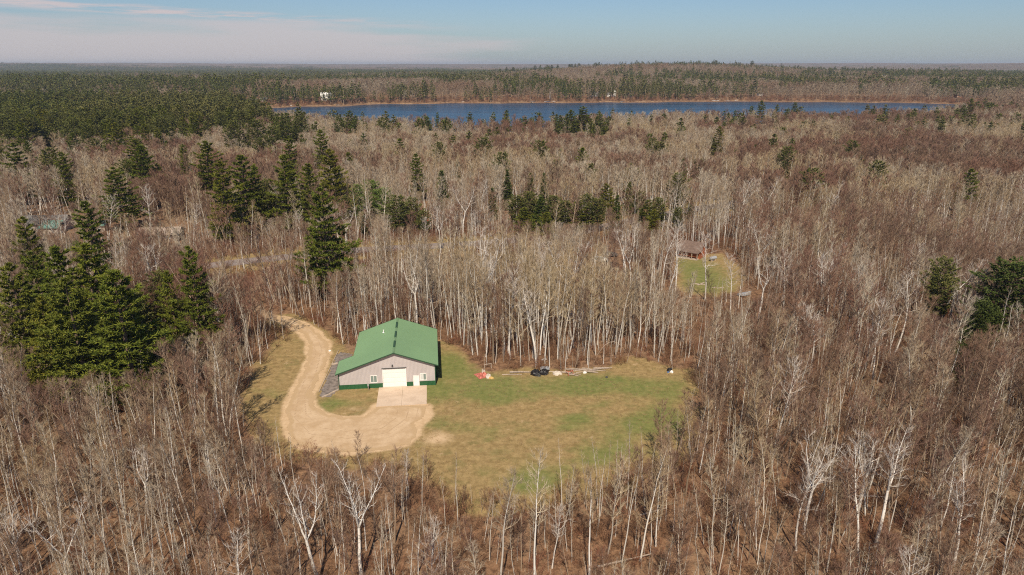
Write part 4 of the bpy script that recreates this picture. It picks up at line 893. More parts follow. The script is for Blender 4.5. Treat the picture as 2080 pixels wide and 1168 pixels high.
f = rs.randint(0, 4, len(rest)); scatter('pine_trees', X[rest], Y[rest], f, L_PINE, H[rest] / fh(L_PINE, f) * 1.05, 'green pines massed at the upper left beyond the bare woods', seed=28)
# beyond the lake
def conif(X, Y):
    s = X / Y; yn, yf = shores(s); d = Y - yf
    b = .46 + .30 * (1 - sstep(-.5, .15, s)) - .24 * sstep(.12, .40, s) + 3.0 * (fbm(X, Y, 230, 12) - .5) + 2.0 * (fbm(X, Y, 45, 3) - .5)
    b = b + .35 * np.exp(-((d - 45) / 30) ** 2) * (fbm(X, Y, 60, 2) > .47)
    b = b + 1.0 * np.exp(-((d - 1500 + 900 * (s - .3)) / 170) ** 2) * (s > .25) - .5 * np.exp(-((d - 900) / 260) ** 2) * np.exp(-((s - .15) / .15) ** 2)
    return b
X, Y, rs = jgrid(760, 2700, 7.8, .84, 61)
X = X; s = X / Y; yn, yf = shores(s); k = ((Y > yf + 4) | (Y < yn - 8)) & (rs.rand(len(X)) < .55 + .45 * (Y < 1500)); X = X[k]; Y = Y[k]
c = rs.rand(len(X)) * .4 + .3 < conif(X, Y)
H = rs.uniform(12, 25, len(X)) * (.75 + .5 * fbm(X, Y, 35, 8))
f = rs.randint(0, 3, c.sum()); scatter('pine_trees', X[c], Y[c], f, F_PINE, H[c] * rs.uniform(.7, 1.25, c.sum()) / fh(F_PINE, f), 'conifers of the far forest beyond the lake', seed=29)
f = rs.randint(0, 3, (~c).sum()); scatter('maple_trees', X[~c], Y[~c], f, F_BARE, H[~c] * .9 / fh(F_BARE, f), 'bare grey brown trees of the far forest beyond the lake', seed=30)
X, Y, rs = jgrid(900, 1180, 3.2, .8, 66); yn, yf = shores(X / Y); k = (Y > yf + 1.5) & (Y < yf + 26) & (rs.rand(len(X)) < .55) & (X / Y > -.47); X = X[k]; Y = Y[k]
scatter('shore_brush', X, Y, rs.randint(0, 3, len(X)), P_BUSH, rs.uniform(.8, 2.4, len(X)), 'brown brush covering the bank of the far shore', seed=35)
X, Y, rs = jgrid(2700, 6400, 33, .84, 71); c = rs.rand(len(X)) * .6 + .25 < .65 + .6 * (1 - sstep(-.3, .3, X / Y)) - .45 * sstep(.0, .4, X / Y) - .5 * sstep(3800, 5600, Y) + 2.8 * (fbm(X, Y, 420, 12) - .5)
f = rs.randint(0, 2, c.sum()); scatter('pine_groves', X[c], Y[c], f, C_PINE, rs.uniform(.8, 1.2, c.sum()), 'dark conifer woods on the plain near the horizon', seed=32, tilt=0)
f = rs.randint(0, 2, (~c).sum()); scatter('bare_groves', X[~c], Y[~c], f, C_BARE, rs.uniform(.8, 1.1, (~c).sum()), 'bare grey woods on the plain near the horizon', seed=33, tilt=0)
# skyline trees on the ridge behind the lake
SKY = [(1030, 130), (1042, 129), (1082, 125), (1092, 126), (1105, 124), (1113, 124), (1124, 121), (1146, 121), (1150, 122), (1156, 121), (1163, 123), (1194, 121), (1200, 123), (1408, 125), (1414, 123), (1420, 126), (1480, 124)]
for i, (a, b) in enumerate(SKY):
    s = (a - 1040) / FPX / math.cos(PITCH); best = None
    for y in np.arange(1500, 2500, 20):
        x = s * y; h = float(hfun(x, y)); q = PXY(x, y, h)[1]
        if best is None or q < best[0]: best = (q, x, y, h)
    q, x, y, h = best; top = PXY(x, y, h)[2]; H_ = max(14, min(34, (q - b) * top / FPX)); f = P_OLIVE[i % 2] if i % 3 else P_WPINE[i % 5]
    stand('pine_tree', f, x, y, H_ / f[3], i * 1.3, 'pine standing out on the skyline of the ridge beyond the lake', 'pine tree', group='pines on the ridge skyline', wide=1.3)
# dead grass in the meadow
X, Y, rs = jgrid(70, 150, .62, .6, 81); d = sdist(CLEARING, X, Y); k = (d > .3) & (sdist(DRIVE, X, Y) < -.4) & (rs.rand(len(X)) < .12 + .7 * (1 - sstep(0, 4, d)) + .25 * (fbm(X, Y, 5, 8) > .55))
bx = BW(8.3, 5); k &= np.hypot(X - bx[0], Y - bx[1]) > 13
X = X[k]; Y = Y[k]; n = len(X)
scatter('dry_grass', X, Y, rs.randint(0, 3, n), P_TUFT, rs.uniform(.5, 1.3, n), 'tufts of dry and greening grass over the meadow', seed=34, zoff=.0)

# ============================================================ the barn
barn = thing('pole_barn', 'tan metal pole barn with green roof and white overhead door beside the meadow', 'barn', (BARN_A[0], BARN_A[1], 0), BARN_ROT)
RU, RZ, SL = 9.63, 6.72, .357; D = 16.3; LV = 5.35
def rz_(u, off=0): return RZ - abs(u - RU) * SL + off
def ribbed(u0, u1, zb, zt, holes=(), v=0.0, sp=.23, dep=.028):
    """vertical ribs: zb, zt functions of u; holes (u0,u1,z0,z1)"""
    us = {u0, u1}
    for h in holes: us |= {h[0], h[1]}
    n = int((u1 - u0) / sp)
    for i in range(n + 1):
        c = u0 + i * sp
        for o in (-.04, -.018, .018, .04):
            if u0 < c + o < u1: us.add(c + o)
    if u0 < RU < u1: us.add(RU)
    us = sorted(us); mb = MB()
    def dp(u): r = (u - u0) % sp; r = min(r, sp - r); return v - (dep if r < .019 else 0)
    for a, b in zip(us[:-1], us[1:]):
        if b - a < 1e-5: continue
        m = (a + b) / 2; spans = [(None, None)]; hs = sorted([h for h in holes if h[0] <= m <= h[1]], key=lambda h: h[2])
        segs = []; lo = (zb(a), zb(b))
        for h in hs: segs.append((lo, (h[2], h[2]))); lo = (h[3], h[3])
        segs.append((lo, (zt(a), zt(b))))
        for l, t in segs:
            if t[0] - l[0] > .01 or t[1] - l[1] > .01: mb.quad((a, dp(a), l[0]), (b, dp(b), l[1]), (b, dp(b), t[1]), (a, dp(a), t[0]))
    return mb
OD = (7.53, 11.56, 0.0, 3.62); ED = (12.80, 13.82, 0.0, 2.04); W1 = (5.38, 6.55, 1.08, 2.42); W2 = (14.0, 15.08, 1.08, 2.38); WZ = .86
holes = [OD, ED, W1, W2]
ribbed(0, BL, lambda u: WZ, lambda u: rz_(u, -.16), [(h[0], h[1], max(h[2], WZ), h[3]) for h in holes]).build('siding', M['siding'], barn)
ribbed(0, BL, lambda u: 0.0, lambda u: WZ - .02, [(h[0], h[1], 0, WZ - .02) for h in (OD, ED)], v=-.012).build('wainscot', M['wain_green'], barn)
sk = MB(); 
for a, b in ((0, OD[0]), (OD[1], ED[0]), (ED[1], BL)): sk.box(a, -.05, WZ - .025, b, .02, WZ + .035)
sk.build('wainscot_trim', M['wain_green'], barn)
# other walls
def sidewall(name, u, v0, v1, zt, m, m2, sgn):
    for nm, z0, z1, mm, off in ((name, WZ, zt, m, 0), ('wainscot', 0, WZ, m2, .01)):
        mb = MB(); n = int((v1 - v0) / .23)
        for i in range(n):
            a = v0 + i * (v1 - v0) / n; b = a + (v1 - v0) / n; x = u + sgn * off; r = x + sgn * .028
            mb.quad((x, a, z0), (x, b - .06, z0), (x, b - .06, z1), (x, a, z1)).quad((x, b - .06, z0), (r, b - .04, z0), (r, b - .04, z1), (x, b - .06, z1)).quad((r, b - .04, z0), (r, b - .02, z0), (r, b - .02, z1), (r, b - .04, z1)).quad((r, b - .02, z0), (x, b, z0), (x, b, z1), (r, b - .02, z1))
        mb.build(nm, mm, barn)
sidewall('siding', BL, 0, D, rz_(BL, -.1), M['siding'], M['wain_green'], 1)
sidewall('siding', 0, 0, LV - .3, rz_(0, -.1), M['siding'], M['wain_green'], -1)
sidewall('siding', 2.6, LV - .3, D, rz_(2.6, -.1), M['siding'], M['wain_green'], -1)
MB().quad((0, LV - .3, 0), (2.6, LV - .3, 0), (2.6, LV - .3, rz_(2.6, -.1)), (0, LV - .3, rz_(0, -.1))).build('siding', M['siding'], barn)
MB().quad((BL, D, 0), (2.6, D, 0), (2.6, D, rz_(2.6, -.1)), (RU, D, rz_(RU, -.1)), (BL, D, rz_(BL, -.1))).build('siding', M['siding'], barn)
sb = MB().box(BL + .02, 3.2, 0, BL + .56, D - .6, rz_(BL + .56, -.16)); sb.build('dark_eave_box', M['trim_green'], barn)  # dark green box standing for the black band under the right eave
for u in (0, BL): MB().box(u - .07, -.06, 0, u + .07, .06, rz_(u, -.13)).build('corner_trim', M['trim_green'], barn)
# roof
def slope(name, ua, ub, v0, v1):
    mb = MB(); n = max(1, int((v1 - v0) / .3)); st = (v1 - v0) / n; up = 1
    ps = [v0]; hs = [0]
    for i in range(n):
        c = v0 + (i + .5) * st
        for o, h in ((-.05, 0), (-.02, .025), (.02, .025), (.05, 0)): ps.append(c + o); hs.append(h)
    ps.append(v1); hs.append(0)
    for i in range(len(ps) - 1):
        a, b = ps[i], ps[i + 1]; p = [(ua, a, rz_(ua, hs[i])), (ub, a, rz_(ub, hs[i])), (ub, b, rz_(ub, hs[i + 1])), (ua, b, rz_(ua, hs[i + 1]))]
        mb.quad(*p)
    lo = -.07
    mb.quad((ua, v0, rz_(ua, lo)), (ua, v1, rz_(ua, lo)), (ub, v1, rz_(ub, lo)), (ub, v0, rz_(ub, lo)))
    return mb.build(name, M['roof_green'], barn)
EU0, EU1 = -.5, 17.22; V0, V1 = -.48, D + .45
slope('roof_slope', RU, EU1, V0, V1); slope('roof_slope', 2.1, RU, V0, V1)
slope('lean_to_roof', EU0, 2.1, V0, LV)
rc = MB()
rc.quad((RU - .2, V0 - .01, rz_(RU - .2, .05)), (RU, V0 - .01, RZ + .09), (RU, V1, RZ + .09), (RU - .2, V1, rz_(RU - .2, .05)))
rc.quad((RU, V0 - .01, RZ + .09), (RU + .2, V0 - .01, rz_(RU + .2, .05)), (RU + .2, V1, rz_(RU + .2, .05)), (RU, V1, RZ + .09))
rc.build('ridge_cap', M['roof_green'], barn)
for a in (2.0, 6.6, 11.4):
    rv = MB().prism([(RU - .2, RZ + .03), (RU + .2, RZ + .03), (RU + .17, RZ + .16), (RU, RZ + .22), (RU - .17, RZ + .16)], a, a + 2.7); rv.build('ridge_vent', M['trim_green'], barn)
# fascia and gutters
for nm, ua, ub, v in (('rake_trim', RU, EU1, V0), ('rake_trim', EU0, RU, V0), ('rake_trim', RU, EU1, V1), ('rake_trim', 2.1, RU, V1), ('rake_trim', EU0, 2.1, LV)):
    MB().quad((ua, v - .03, rz_(ua, .03)), (ub, v - .03, rz_(ub, .03)), (ub, v - .03, rz_(ub, -.17)), (ua, v - .03, rz_(ua, -.17))).quad(
        (ua, v + .02, rz_(ua, -.17)), (ub, v + .02, rz_(ub, -.17)), (ub, v + .02, rz_(ub, .03)), (ua, v + .02, rz_(ua, .03))).quad(
        (ua, v - .03, rz_(ua, .035)), (ub, v - .03, rz_(ub, .035)), (ub, v + .02, rz_(ub, .035)), (ua, v + .02, rz_(ua, .035))).quad(
        (ua, v - .03, rz_(ua, -.17)), (ua, v + .02, rz_(ua, -.17)), (ub, v + .02, rz_(ub, -.17)), (ub, v - .03, rz_(ub, -.17))).build(nm, M['trim_green'], barn)
MB().quad((0, V0, rz_(0, -.15)), (RU, V0, rz_(RU, -.15)), (RU, 0, rz_(RU, -.15)), (0, 0, rz_(0, -.15))).quad((RU, V0, rz_(RU, -.15)), (BL, V0, rz_(BL, -.15)), (BL, 0, rz_(BL, -.15)), (RU, 0, rz_(RU, -.15))).build('soffit', M['siding'], barn)
for u, a, b in ((EU1, V0, V1), (EU0, V0, LV), (2.1, LV, V1)): MB().box(u - .03, a, rz_(u, -.18), u + .05, b, rz_(u, .0)).build('eave_trim', M['trim_green'], barn)
# overhead door
nd = 4; hh = (OD[3] - .02) / nd
for i in range(nd):
    dp_ = MB().box(OD[0] + .06, .06, i * hh + .012, OD[1] - .06, .11, (i + 1) * hh - .012)
    for q in range(8):
        a = OD[0] + .16 + q * .48; dp_.box(a, .045, i * hh + .12, a + .40, .062, (i + 1) * hh - .12)
    dp_.build('door_panel', M['white'], barn)
MB().box(OD[0], .13, 0, OD[1], .18, OD[3]).build('door_backing', M['dark'], barn)
MB().box(OD[0] - .05, -.045, 0, OD[0] + .06, .12, OD[3]).box(OD[1] - .06, -.045, 0, OD[1] + .05, .12, OD[3]).build('door_frame', M['white'], barn)
MB().box(OD[0] - .12, -.12, OD[3], OD[1] + .12, .1, OD[3] + .10).build('door_header', M['dark'], barn)
MB().box(RU - .5, -.26, 4.10, RU - .2, -.03, 4.16).box(RU - .43, -.2, 4.16, RU - .27, -.03, 4.36).build('wall_lamp', M['dark'], barn)
e = MB().box(ED[0] + .05, .0, .02, ED[1] - .05, .05, ED[3] - .05); dob = e.build('entry_door', M['white'], barn)
MB().tube([(ED[0] + .14, -.05, 1.0), (ED[0] + .14, .0, 1.0)], .035, 8).build('handle', M['dark'], dob)
MB().box(ED[0] - .02, -.05, 0, ED[0] + .05, .06, ED[3]).box(ED[1] - .05, -.05, 0, ED[1] + .02, .06, ED[3]).box(ED[0] - .02, -.05, ED[3] - .05, ED[1] + .02, .06, ED[3] + .03).build('door_frame', M['white'], barn)
for wi, W in enumerate((W1, W2)):
    u0, u1, z0, z1 = W; mid = (u0 + u1) / 2; t = .07
    fr = MB().box(u0 - .03, -.05, z0 - .03, u0 + t, .06, z1 + .03).box(u1 - t, -.05, z0 - .03, u1 + .03, .06, z1 + .03).box(u0 + t, -.05, z0 - .03, u1 - t, .06, z0 + t).box(u0 + t, -.05, z1 - t, u1 - t, .06, z1 + .03).box(mid - .035, -.04, z0 + t, mid + .035, .05, z1 - t)
    wn_ = fr.build('window', M['white'], barn)
    for k_, (a, b) in enumerate(((u0 + t, mid - .035), (mid + .035, u1 - t))):
        MB().box(a, .0, z0 + t, b, .012, z1 - t).build('pane', M['glass_pale'] if (wi == 1 and k_ == 0) else M['glass'], wn_)
# plumbing vent pipe on the roof
up_, vp_ = 7.2, 11.5
MB().tube([(up_, vp_, rz_(up_, -.1)), (up_, vp_, rz_(up_, .55))], .09, 10).tube([(up_, vp_, rz_(up_, .0)), (up_, vp_, rz_(up_, .08))], [.24, .12], 10).build('vent_pipe', M['white'], barn)
MB().box(0, -.02, -.15, BL, .1, .0).build('footing', M['concrete'], barn)

# concrete apron: four slabs
apron = thing('concrete_apron', 'pale concrete apron of four slabs before the overhead door', 'pavement', (BARN_A[0], BARN_A[1], 0), BARN_ROT); apron['kind'] = 'structure'
us_, vs_ = (6.75, 10.93, 15.12), (-.06, -3.6, -7.15)
for i in range(2):
    for j in range(2): MB().box(us_[i] + .015, vs_[j + 1] + .015, -.1, us_[i + 1] - .015, vs_[j] - .015, .10 - .004 * ((i + j) % 2)).build('slab', M['concrete'], apron)
# gravel pad and timber edging left of the barn
GP = poly([(648, 806), (652, 790), (676, 738), (690, 714), (716, 718), (712, 740), (690, 790), (670, 808)])
sheet('gravel_pad', GP, .3, .05, M['gravel'], .8)
def beam(p, q, wd, ht, label, m='timber', nm='edging_timber', cat='timber', z0=.05, group=None):
    a = Vector((*G(*p), z0)); b = Vector((*G(*q), z0)); L = (b - a).length; o = MB().box(0, -wd / 2, 0, L, wd / 2, ht).build(nm, M[m])
    o.location = a; o.rotation_euler = (0, 0, math.atan2(b.y - a.y, b.x - a.x)); return tag(o, label, cat, group)
beam((654, 808), (671, 801), .28, .14, 'bleached edging timber at the lower left corner of the gravel pad')
beam((671, 800), (687, 793), .28, .14, 'bleached edging timber touching the front left corner of the barn')
beam((648, 797), (665, 760), .10, .10, 'long thin edging board on the driveway side of the gravel pad')
beam((666, 758), (688, 712), .10, .10, 'upper edging board on the driveway side of the gravel pad')
beam((674, 741), (686, 739), .45, .16, 'short pale board lying across the gravel pad', nm='board', cat='board')
x, y = BW(5.0, -.7)
po = thing('meter_post', 'thin grey post with a small meter box before the left window of the barn', 'post', (x, y, 0), BARN_ROT)
MB().box(-.05, -.05, 0, .05, .05, 1.35).build('post', M['old_wood'], po); MB().box(-.12, -.12, .8, .12, -.05, 1.25).build('meter_box', M['silver'], po)

# ============================================================ junk along the meadow edge
def lump(name, p, sx, sy, sz, m, label, cat, seed, z=0.02, rz=0, parent=None):
    rs = RS(seed); n, k = 7, 12; V = []; 
    for i in range(n):
        t = i / (n - 1); ph = t * math.pi / 2
        for j in range(k):
            a = j / k * 6.283; r = math.cos(ph) ** .6 * (1 + rs.uniform(-.2, .2)) if i < n - 1 else .02
            V.append((math.cos(a) * r * sx / 2, math.sin(a) * r * sy / 2, math.sin(ph) * sz * (1 + rs.uniform(-.16, .16))))
    F = [(i * k + j, i * k + (j + 1) % k, (i + 1) * k + (j + 1) % k, (i + 1) * k + j) for i in range(n - 1) for j in range(k)]
    o = link(name, mesh_np(name, V, F, M[m], False), parent)
    if parent is None: o.location = (*G(*p), z); o.rotation_euler = (0, 0, rz); tag(o, label, cat)
    else: o.location = p; o.rotation_euler = (0, 0, rz)
    return o
def folded(name, p, sx, sy, m, label, cat, seed, rz=0, amp=.25):
    rs = RS(seed); n = 9; V = [((i / (n - 1) - .5) * sx * (1 + rs.uniform(-.06, .06)), (j / (n - 1) - .5) * sy * (1 + rs.uniform(-.06, .06)), .04 + amp * abs(rs.normal()) * (0 < i < n - 1) * (0 < j < n - 1)) for i in range(n) for j in range(n)]
    F = [(i * n + j, i * n + j + 1, (i + 1) * n + j + 1, (i + 1) * n + j) for i in range(n - 1) for j in range(n - 1)]
    b = len(V); V2 = V + [(v[0], v[1], v[2] - .03) for v in V]; F2 = F + [tuple(b + q for q in f[::-1]) for f in F]
    o = link(name, mesh_np(name, V2, F2, M[m])); o.location = (*G(*p), .03); o.rotation_euler = (0, 0, rz); return tag(o, label, cat)
folded('tarp', (979, 763), 2.2, 2.4, 'red_tarp', 'crumpled red sheet lying on the grass at the meadow corner', 'tarp', 1, .5, .22)
folded('tarp', (982, 758), .6, .8, 'cream', 'white scrap lying on top of the crumpled red sheet', 'tarp', 7, .2, .42)
lump('scrap_heap', (992, 766), 1.0, 1.4, .5, 'cream', 'cream coloured scrap beside the red sheet', 'scrap', 2)
lump('scrap_heap', (998, 769), 1.0, .7, .3, 'yellow', 'small yellow scrap at the right end of the red sheet', 'scrap', 3)
sh = thing('sawhorse', 'little pale wooden frame at the wood edge behind the red sheet', 'frame', (*G(991, 748), 0), .3)
MB().box(-.75, -.05, .8, .75, .05, .9).build('top_rail', M['timber'], sh)
for q, wq in ((-.65, -.25), (-.65, .25), (.65, -.25), (.65, .25)): MB().tube([(q, wq, 0), (q, 0, .82)], .04, 5).build('leg', M['timber'], sh)
lump('tarp_heap', (1088, 761), 1.8, 1.8, .9, 'black', 'left black tarp covered heap at the wood edge', 'heap', 4)
lump('tarp_heap', (1105, 759), 1.7, 1.6, .8, 'black', 'right black tarp covered heap at the wood edge', 'heap', 5)
lump('scrap_heap', (1093, 764), .9, .6, .5, 'dark', 'small dark scrap in front of the left black heap', 'scrap', 15)
tb_ = thing('trailer_top', 'low grey rounded cover on legs behind the right black heap', 'cover', (*G(1107, 753), 0), 0)
MB().prism([(-.85, .45), (.85, .45), (.7, .6), (.3, .68), (-.3, .68), (-.7, .6)], -.5, .5).build('cover', M['silver'], tb_)
for q in (-.7, .7): MB().box(q - .05, -.4, 0, q + .05, .4, .45).build('leg', M['dark'], tb_)
lump('tarp_heap', (1132, 760), 1.6, 1.2, .55, 'cream', 'cream canvas heap beside the black heaps', 'heap', 6)
fr = thing('cart_frame', 'rusty red tubular frame among the log pile', 'frame', (*G(1157, 761), 0), .4)
for a in (-.5, .5): MB().tube([(a, -.5, .05), (a, -.3, .8), (a, .5, .7), (a, .5, .05)], .045, 5).build('hoop', M['red'], fr)
MB().tube([(-.5, -.3, .8), (.5, -.3, .8)], .045, 5).build('crossbar', M['red'], fr)
rs = RS(9)
LG = [((1115, 756), (1160, 757)), ((1140, 758), (1180, 762)), ((1150, 753), (1196, 752)), ((1160, 755), (1210, 751)), ((1182, 750), (1202, 751)), ((1195, 755), (1243, 748)), ((1170, 758), (1230, 753)), ((1205, 750), (1240, 748)), ((1035, 759), (1078, 757)), ((1020, 762), (1060, 762)), ((1155, 762), (1175, 765)), ((1185, 757), (1215, 758))]
for i, (a, b) in enumerate(LG):
    A = Vector((*G(*a), .12)); B = Vector((*G(*b), .12)); A.z += .1 * (i % 3); d = B - A
    r_ = .09 + .04 * (i % 3); o = MB().tube([(0, 0, 0), tuple(d * .5 + Vector((0, .08, .02))), tuple(d)], [r_, r_ * .85, r_ * .6], 6).build('log', M['old_wood'] if i % 3 else M['timber']); o.location = A
    tag(o, 'weathered grey log in the long pile along the wood edge' if i not in (8, 9) else 'weathered log lying left of the black heaps', 'log', 'logs piled along the wood edge' if i not in (8, 9) else 'logs left of the black heaps')
lump('scrap_heap', (1188, 758), .7, .5, .3, 'white', 'small white scrap on the log pile', 'scrap', 8)
beam((1100, 735), (1109, 733), .35, .2, 'short white board lying in the woods behind the black heaps', m='white', nm='board', cat='board', z0=.3)
lump('tarp_heap', (1360, 754), 1.1, .9, .65, 'black', 'small black heap alone at the right end of the meadow', 'heap', 10)
lump('scrap_heap', (1364, 757), .6, .5, .4, 'white', 'white bundle leaning on the small black heap at the right', 'scrap', 11)
lump('scrap_heap', (1357, 757), .4, .3, .2, 'blue', 'blue scrap at the foot of the small black heap at the right', 'scrap', 12)
lump('scrap_heap', (1232, 767), .5, .4, .25, 'dark', 'small dark clod on the grass below the log pile', 'scrap', 13)
lump('rock', (670, 713), .5, .4, .2, 'white', 'pale stone on the grass between driveway and barn', 'rock', 14)
lump('rock', (1948, 594), 1.2, .7, .5, 'white', 'white thing among the brush beneath the large leaning birch', 'rock', 16)
# arched birch
a = Vector((*G(1205, 740), 0)); c = Vector((*G(1282, 742), .3))
pts = [a.lerp(c, t) + Vector((0, 0, 4.6 * math.sin(math.pi * min(1, t * 1.03)) ** .75)) for t in np.linspace(0, 1, 11)]
ar = thing('birch_tree', 'thin birch bent over in an arch above the log pile', 'bare tree', (0, 0, 0)); ar.location = a
MB().tube([tuple(p - a) for p in pts], list(np.linspace(.065, .02, 11)), 6).build('trunk', M['timber'], ar)
# fallen logs
rs = RS(44)
for i in range(14):
    x = rs.uniform(-60, 75); y = rs.uniform(58, 150)
    if not free(np.array([x]), np.array([y]), .5)[0]: continue
    L = rs.uniform(3, 8); aa = rs.uniform(0, 3.14); o = MB().tube([(0, 0, .15), (L * math.cos(aa), L * math.sin(aa), .25 + rs.rand() * .5)], [.14, .07], 6).build('fallen_log', M['old_wood']); o.location = (x, y, 0)
    tag(o, 'fallen grey trunk lying among the brush of the woods', 'log', 'fallen trunks in the woods')

# ============================================================ houses and cars
def house(name, label, cat, p, W_, D_, hw, hr, rz, mw, mr, wins=3, ridge_x=True, parent_z=None, chimney=False, door=True):
    x, y = G(*p) if len(p) == 2 else (p[0], p[1])
    z = float(hfun(x, y)); t = thing(name, label, cat, (x, y, z), rz)
    a, b = W_ / 2, D_ / 2
    MB().box(-a, -b, -2.5, a, b, hw).build('wall', M[mw], t); o = .45
    if ridge_x:
        MB().quad((-a, -b, hw), (-a, b, hw), (-a, 0, hw + hr)).quad((a, -b, hw), (a, 0, hw + hr), (a, b, hw)).build('gable', M[mw], t)
        rf = MB()
        for s in (-1, 1):
            e = hr / b * o; y0 = s * (b + o)
            P = [(-a - o, y0, hw - e), (a + o, y0, hw - e), (a + o, 0, hw + hr), (-a - o, 0, hw + hr)]
            rf.quad(*[(q[0], q[1], q[2] + .16) for q in P]).quad(*P).quad(P[0], P[1], (P[1][0], P[1][1], P[1][2] + .16), (P[0][0], P[0][1], P[0][2] + .16))
            for q, r2 in ((1, 2), (3, 0)): rf.quad(P[q], P[r2], (*P[r2][:2], P[r2][2] + .16), (*P[q][:2], P[q][2] + .16))
        ro = rf.build('roof', M[mr], t)
    else:
        MB().quad((-a, -b, hw), (a, -b, hw), (0, -b, hw + hr)).quad((-a, b, hw), (0, b, hw + hr), (a, b, hw)).build('gable', M[mw], t)
        rf = MB()
        for s in (-1, 1):
            e = hr / a * o; x0 = s * (a + o)
            P = [(x0, -b - o, hw - e), (x0, b + o, hw - e), (0, b + o, hw + hr), (0, -b - o, hw + hr)]
            rf.quad(*[(q[0], q[1], q[2] + .16) for q in P]).quad(*P).quad(P[0], P[1], (*P[1][:2], P[1][2] + .16), (*P[0][:2], P[0][2] + .16))
            for q, r2 in ((1, 2), (3, 0)): rf.quad(P[q], P[r2], (*P[r2][:2], P[r2][2] + .16), (*P[q][:2], P[q][2] + .16))
        ro = rf.build('roof', M[mr], t)
    for i in range(wins):
        c = -a + W_ * (i + .5) / wins
        f = MB().box(c - .6, -b - .05, .9, c + .6, -b + .02, 2.2).build('window', M['white'], t)
        MB().box(c - .5, -b - .07, 1.0, c + .5, -b - .052, 2.1).build('pane', M['glass'], f)
    if chimney: MB().box(a * .4, -.3, hw, a * .4 + .7, .4, hw + hr + .9).build('chimney', M['concrete'], ro)
    return t
h1 = house('house', 'cream house with long dark grey roof and teal roofed wing at the left', 'house', (95, 466), 15, 8, 2.7, 2.2, .12, 'cream', 'shingle_grey', 5)
MB().box(2, -8.2, -1, 7.5, -4.1, 2.3).build('wing', M['cream'], h1)
MB().quad((1.6, -8.7, 2.2), (7.9, -8.7, 2.2), (7.9, -3.6, 3.9), (1.6, -3.6, 3.9)).quad((1.6, -8.7, 2.1), (1.6, -3.6, 3.8), (7.9, -3.6, 3.8), (7.9, -8.7, 2.1)).build('wing_roof', M['teal'], h1)
house('garage', 'long low building with a tan roof in the trees right of the grey roofed house', 'building', (330, 486), 12, 7, 2.4, 1.5, .15, 'shingle_brown', 'tan_roof', 2)
house('shed', 'small teal roofed shed half hidden between the house and the pine', 'shed', (205, 468), 4, 4, 2.2, 1.2, .2, 'cream', 'teal', 1)
cb = house('cabin', 'small red brown log cabin with a dark porch at the top of the lawn', 'cabin', (1405, 520), 6.6, 5.0, 2.6, 1.8, -.62, 'log_red', 'shingle_brown', 0)
MB().quad((-3.5, -4.2, 2.1), (3.5, -4.2, 2.1), (3.5, -2.4, 2.65), (-3.5, -2.4, 2.65)).quad((-3.5, -4.2, 2.0), (-3.5, -2.4, 2.55), (3.5, -2.4, 2.55), (3.5, -4.2, 2.0)).build('porch_roof', M['shingle_brown'], cb)
MB().box(-3.2, -4.1, -.3, 3.2, -2.51, .25).build('porch_floor', M['timber'], cb)
for q in (-3.1, -1.5, 0, 1.5, 3.1): MB().box(q - .09, -4.1, .25, q + .09, -3.92, 2.05).build('porch_post', M['timber'], cb)
MB().box(-3.1, -4.06, .95, 3.1, -3.98, 1.05).build('porch_rail', M['log_red'], cb)
def car(p, m, rz, label, nm='parked_car'):
    x, y = G(*p); t = thing(nm, label, 'car', (x, y, float(hfun(x, y)) + .02), rz)
    b = MB().prism([(-2.2, .35), (2.2, .35), (2.25, .75), (1.9, .95), (1.0, 1.02), (-1.9, 1.02), (-2.25, .85)], -.88, .88); b.build('body', M[m], t)
    MB().prism([(-1.8, 1.02), (1.1, 1.02), (.5, 1.5), (-1.5, 1.52)], -.78, .78).build('cabin', M['glass'], t)
    MB().prism([(-1.52, 1.52), (.52, 1.5), (.4, 1.56), (-1.4, 1.58)], -.74, .74).build('roof', M[m], t)
    for q in (-1.4, 1.4):
        for s in (-.8, .8): MB().tube([(q, s - .11, .34), (q, s + .11, .34)], .34, 12).build('wheel', M['tyre'], t)
    for s in (-.6, .6): MB().box(2.2, s - .18, .6, 2.26, s + .18, .75).build('headlight', M['glass_pale'], t)
    return t
car((1219, 532), 'white', .25, 'white car parked by the bare trees left of the cabin lawn')
car((1238, 521), 'shingle_grey', .1, 'dark grey car parked behind the white one')
car((857, 452), 'red', .5, 'small red car glimpsed through the birches by the road')
pt = thing('propane_tank', 'pale grey propane tank on feet right of the cabin', 'tank', (*G(1448, 530), 0), .5)
MB().tube([(-1.2, 0, .9), (-1.05, 0, .9), (1.05, 0, .9), (1.2, 0, .9)], [.2, .48, .48, .2], 14).build('tank', M['silver'], pt)
for q in (-.7, .7): MB().box(q - .08, -.3, 0, q + .08, .3, .5).build('foot', M['concrete'], pt)
for (a, b, l) in (((1408, 577), (1432, 579), 'long'), ((1417, 580), (1430, 575), 'short')): beam(a, b, .35, .15, '%s pale plank lying at the bottom of the cabin lawn' % l, nm='plank', cat='plank')
for (a, b, l) in (((1446, 585), (1455, 584), 'left'), ((1458, 586), (1470, 585), 'right')): beam(a, b, .3, .12, '%s one of two small pale boards at the lower right of the cabin lawn' % l, nm='plank', cat='plank')
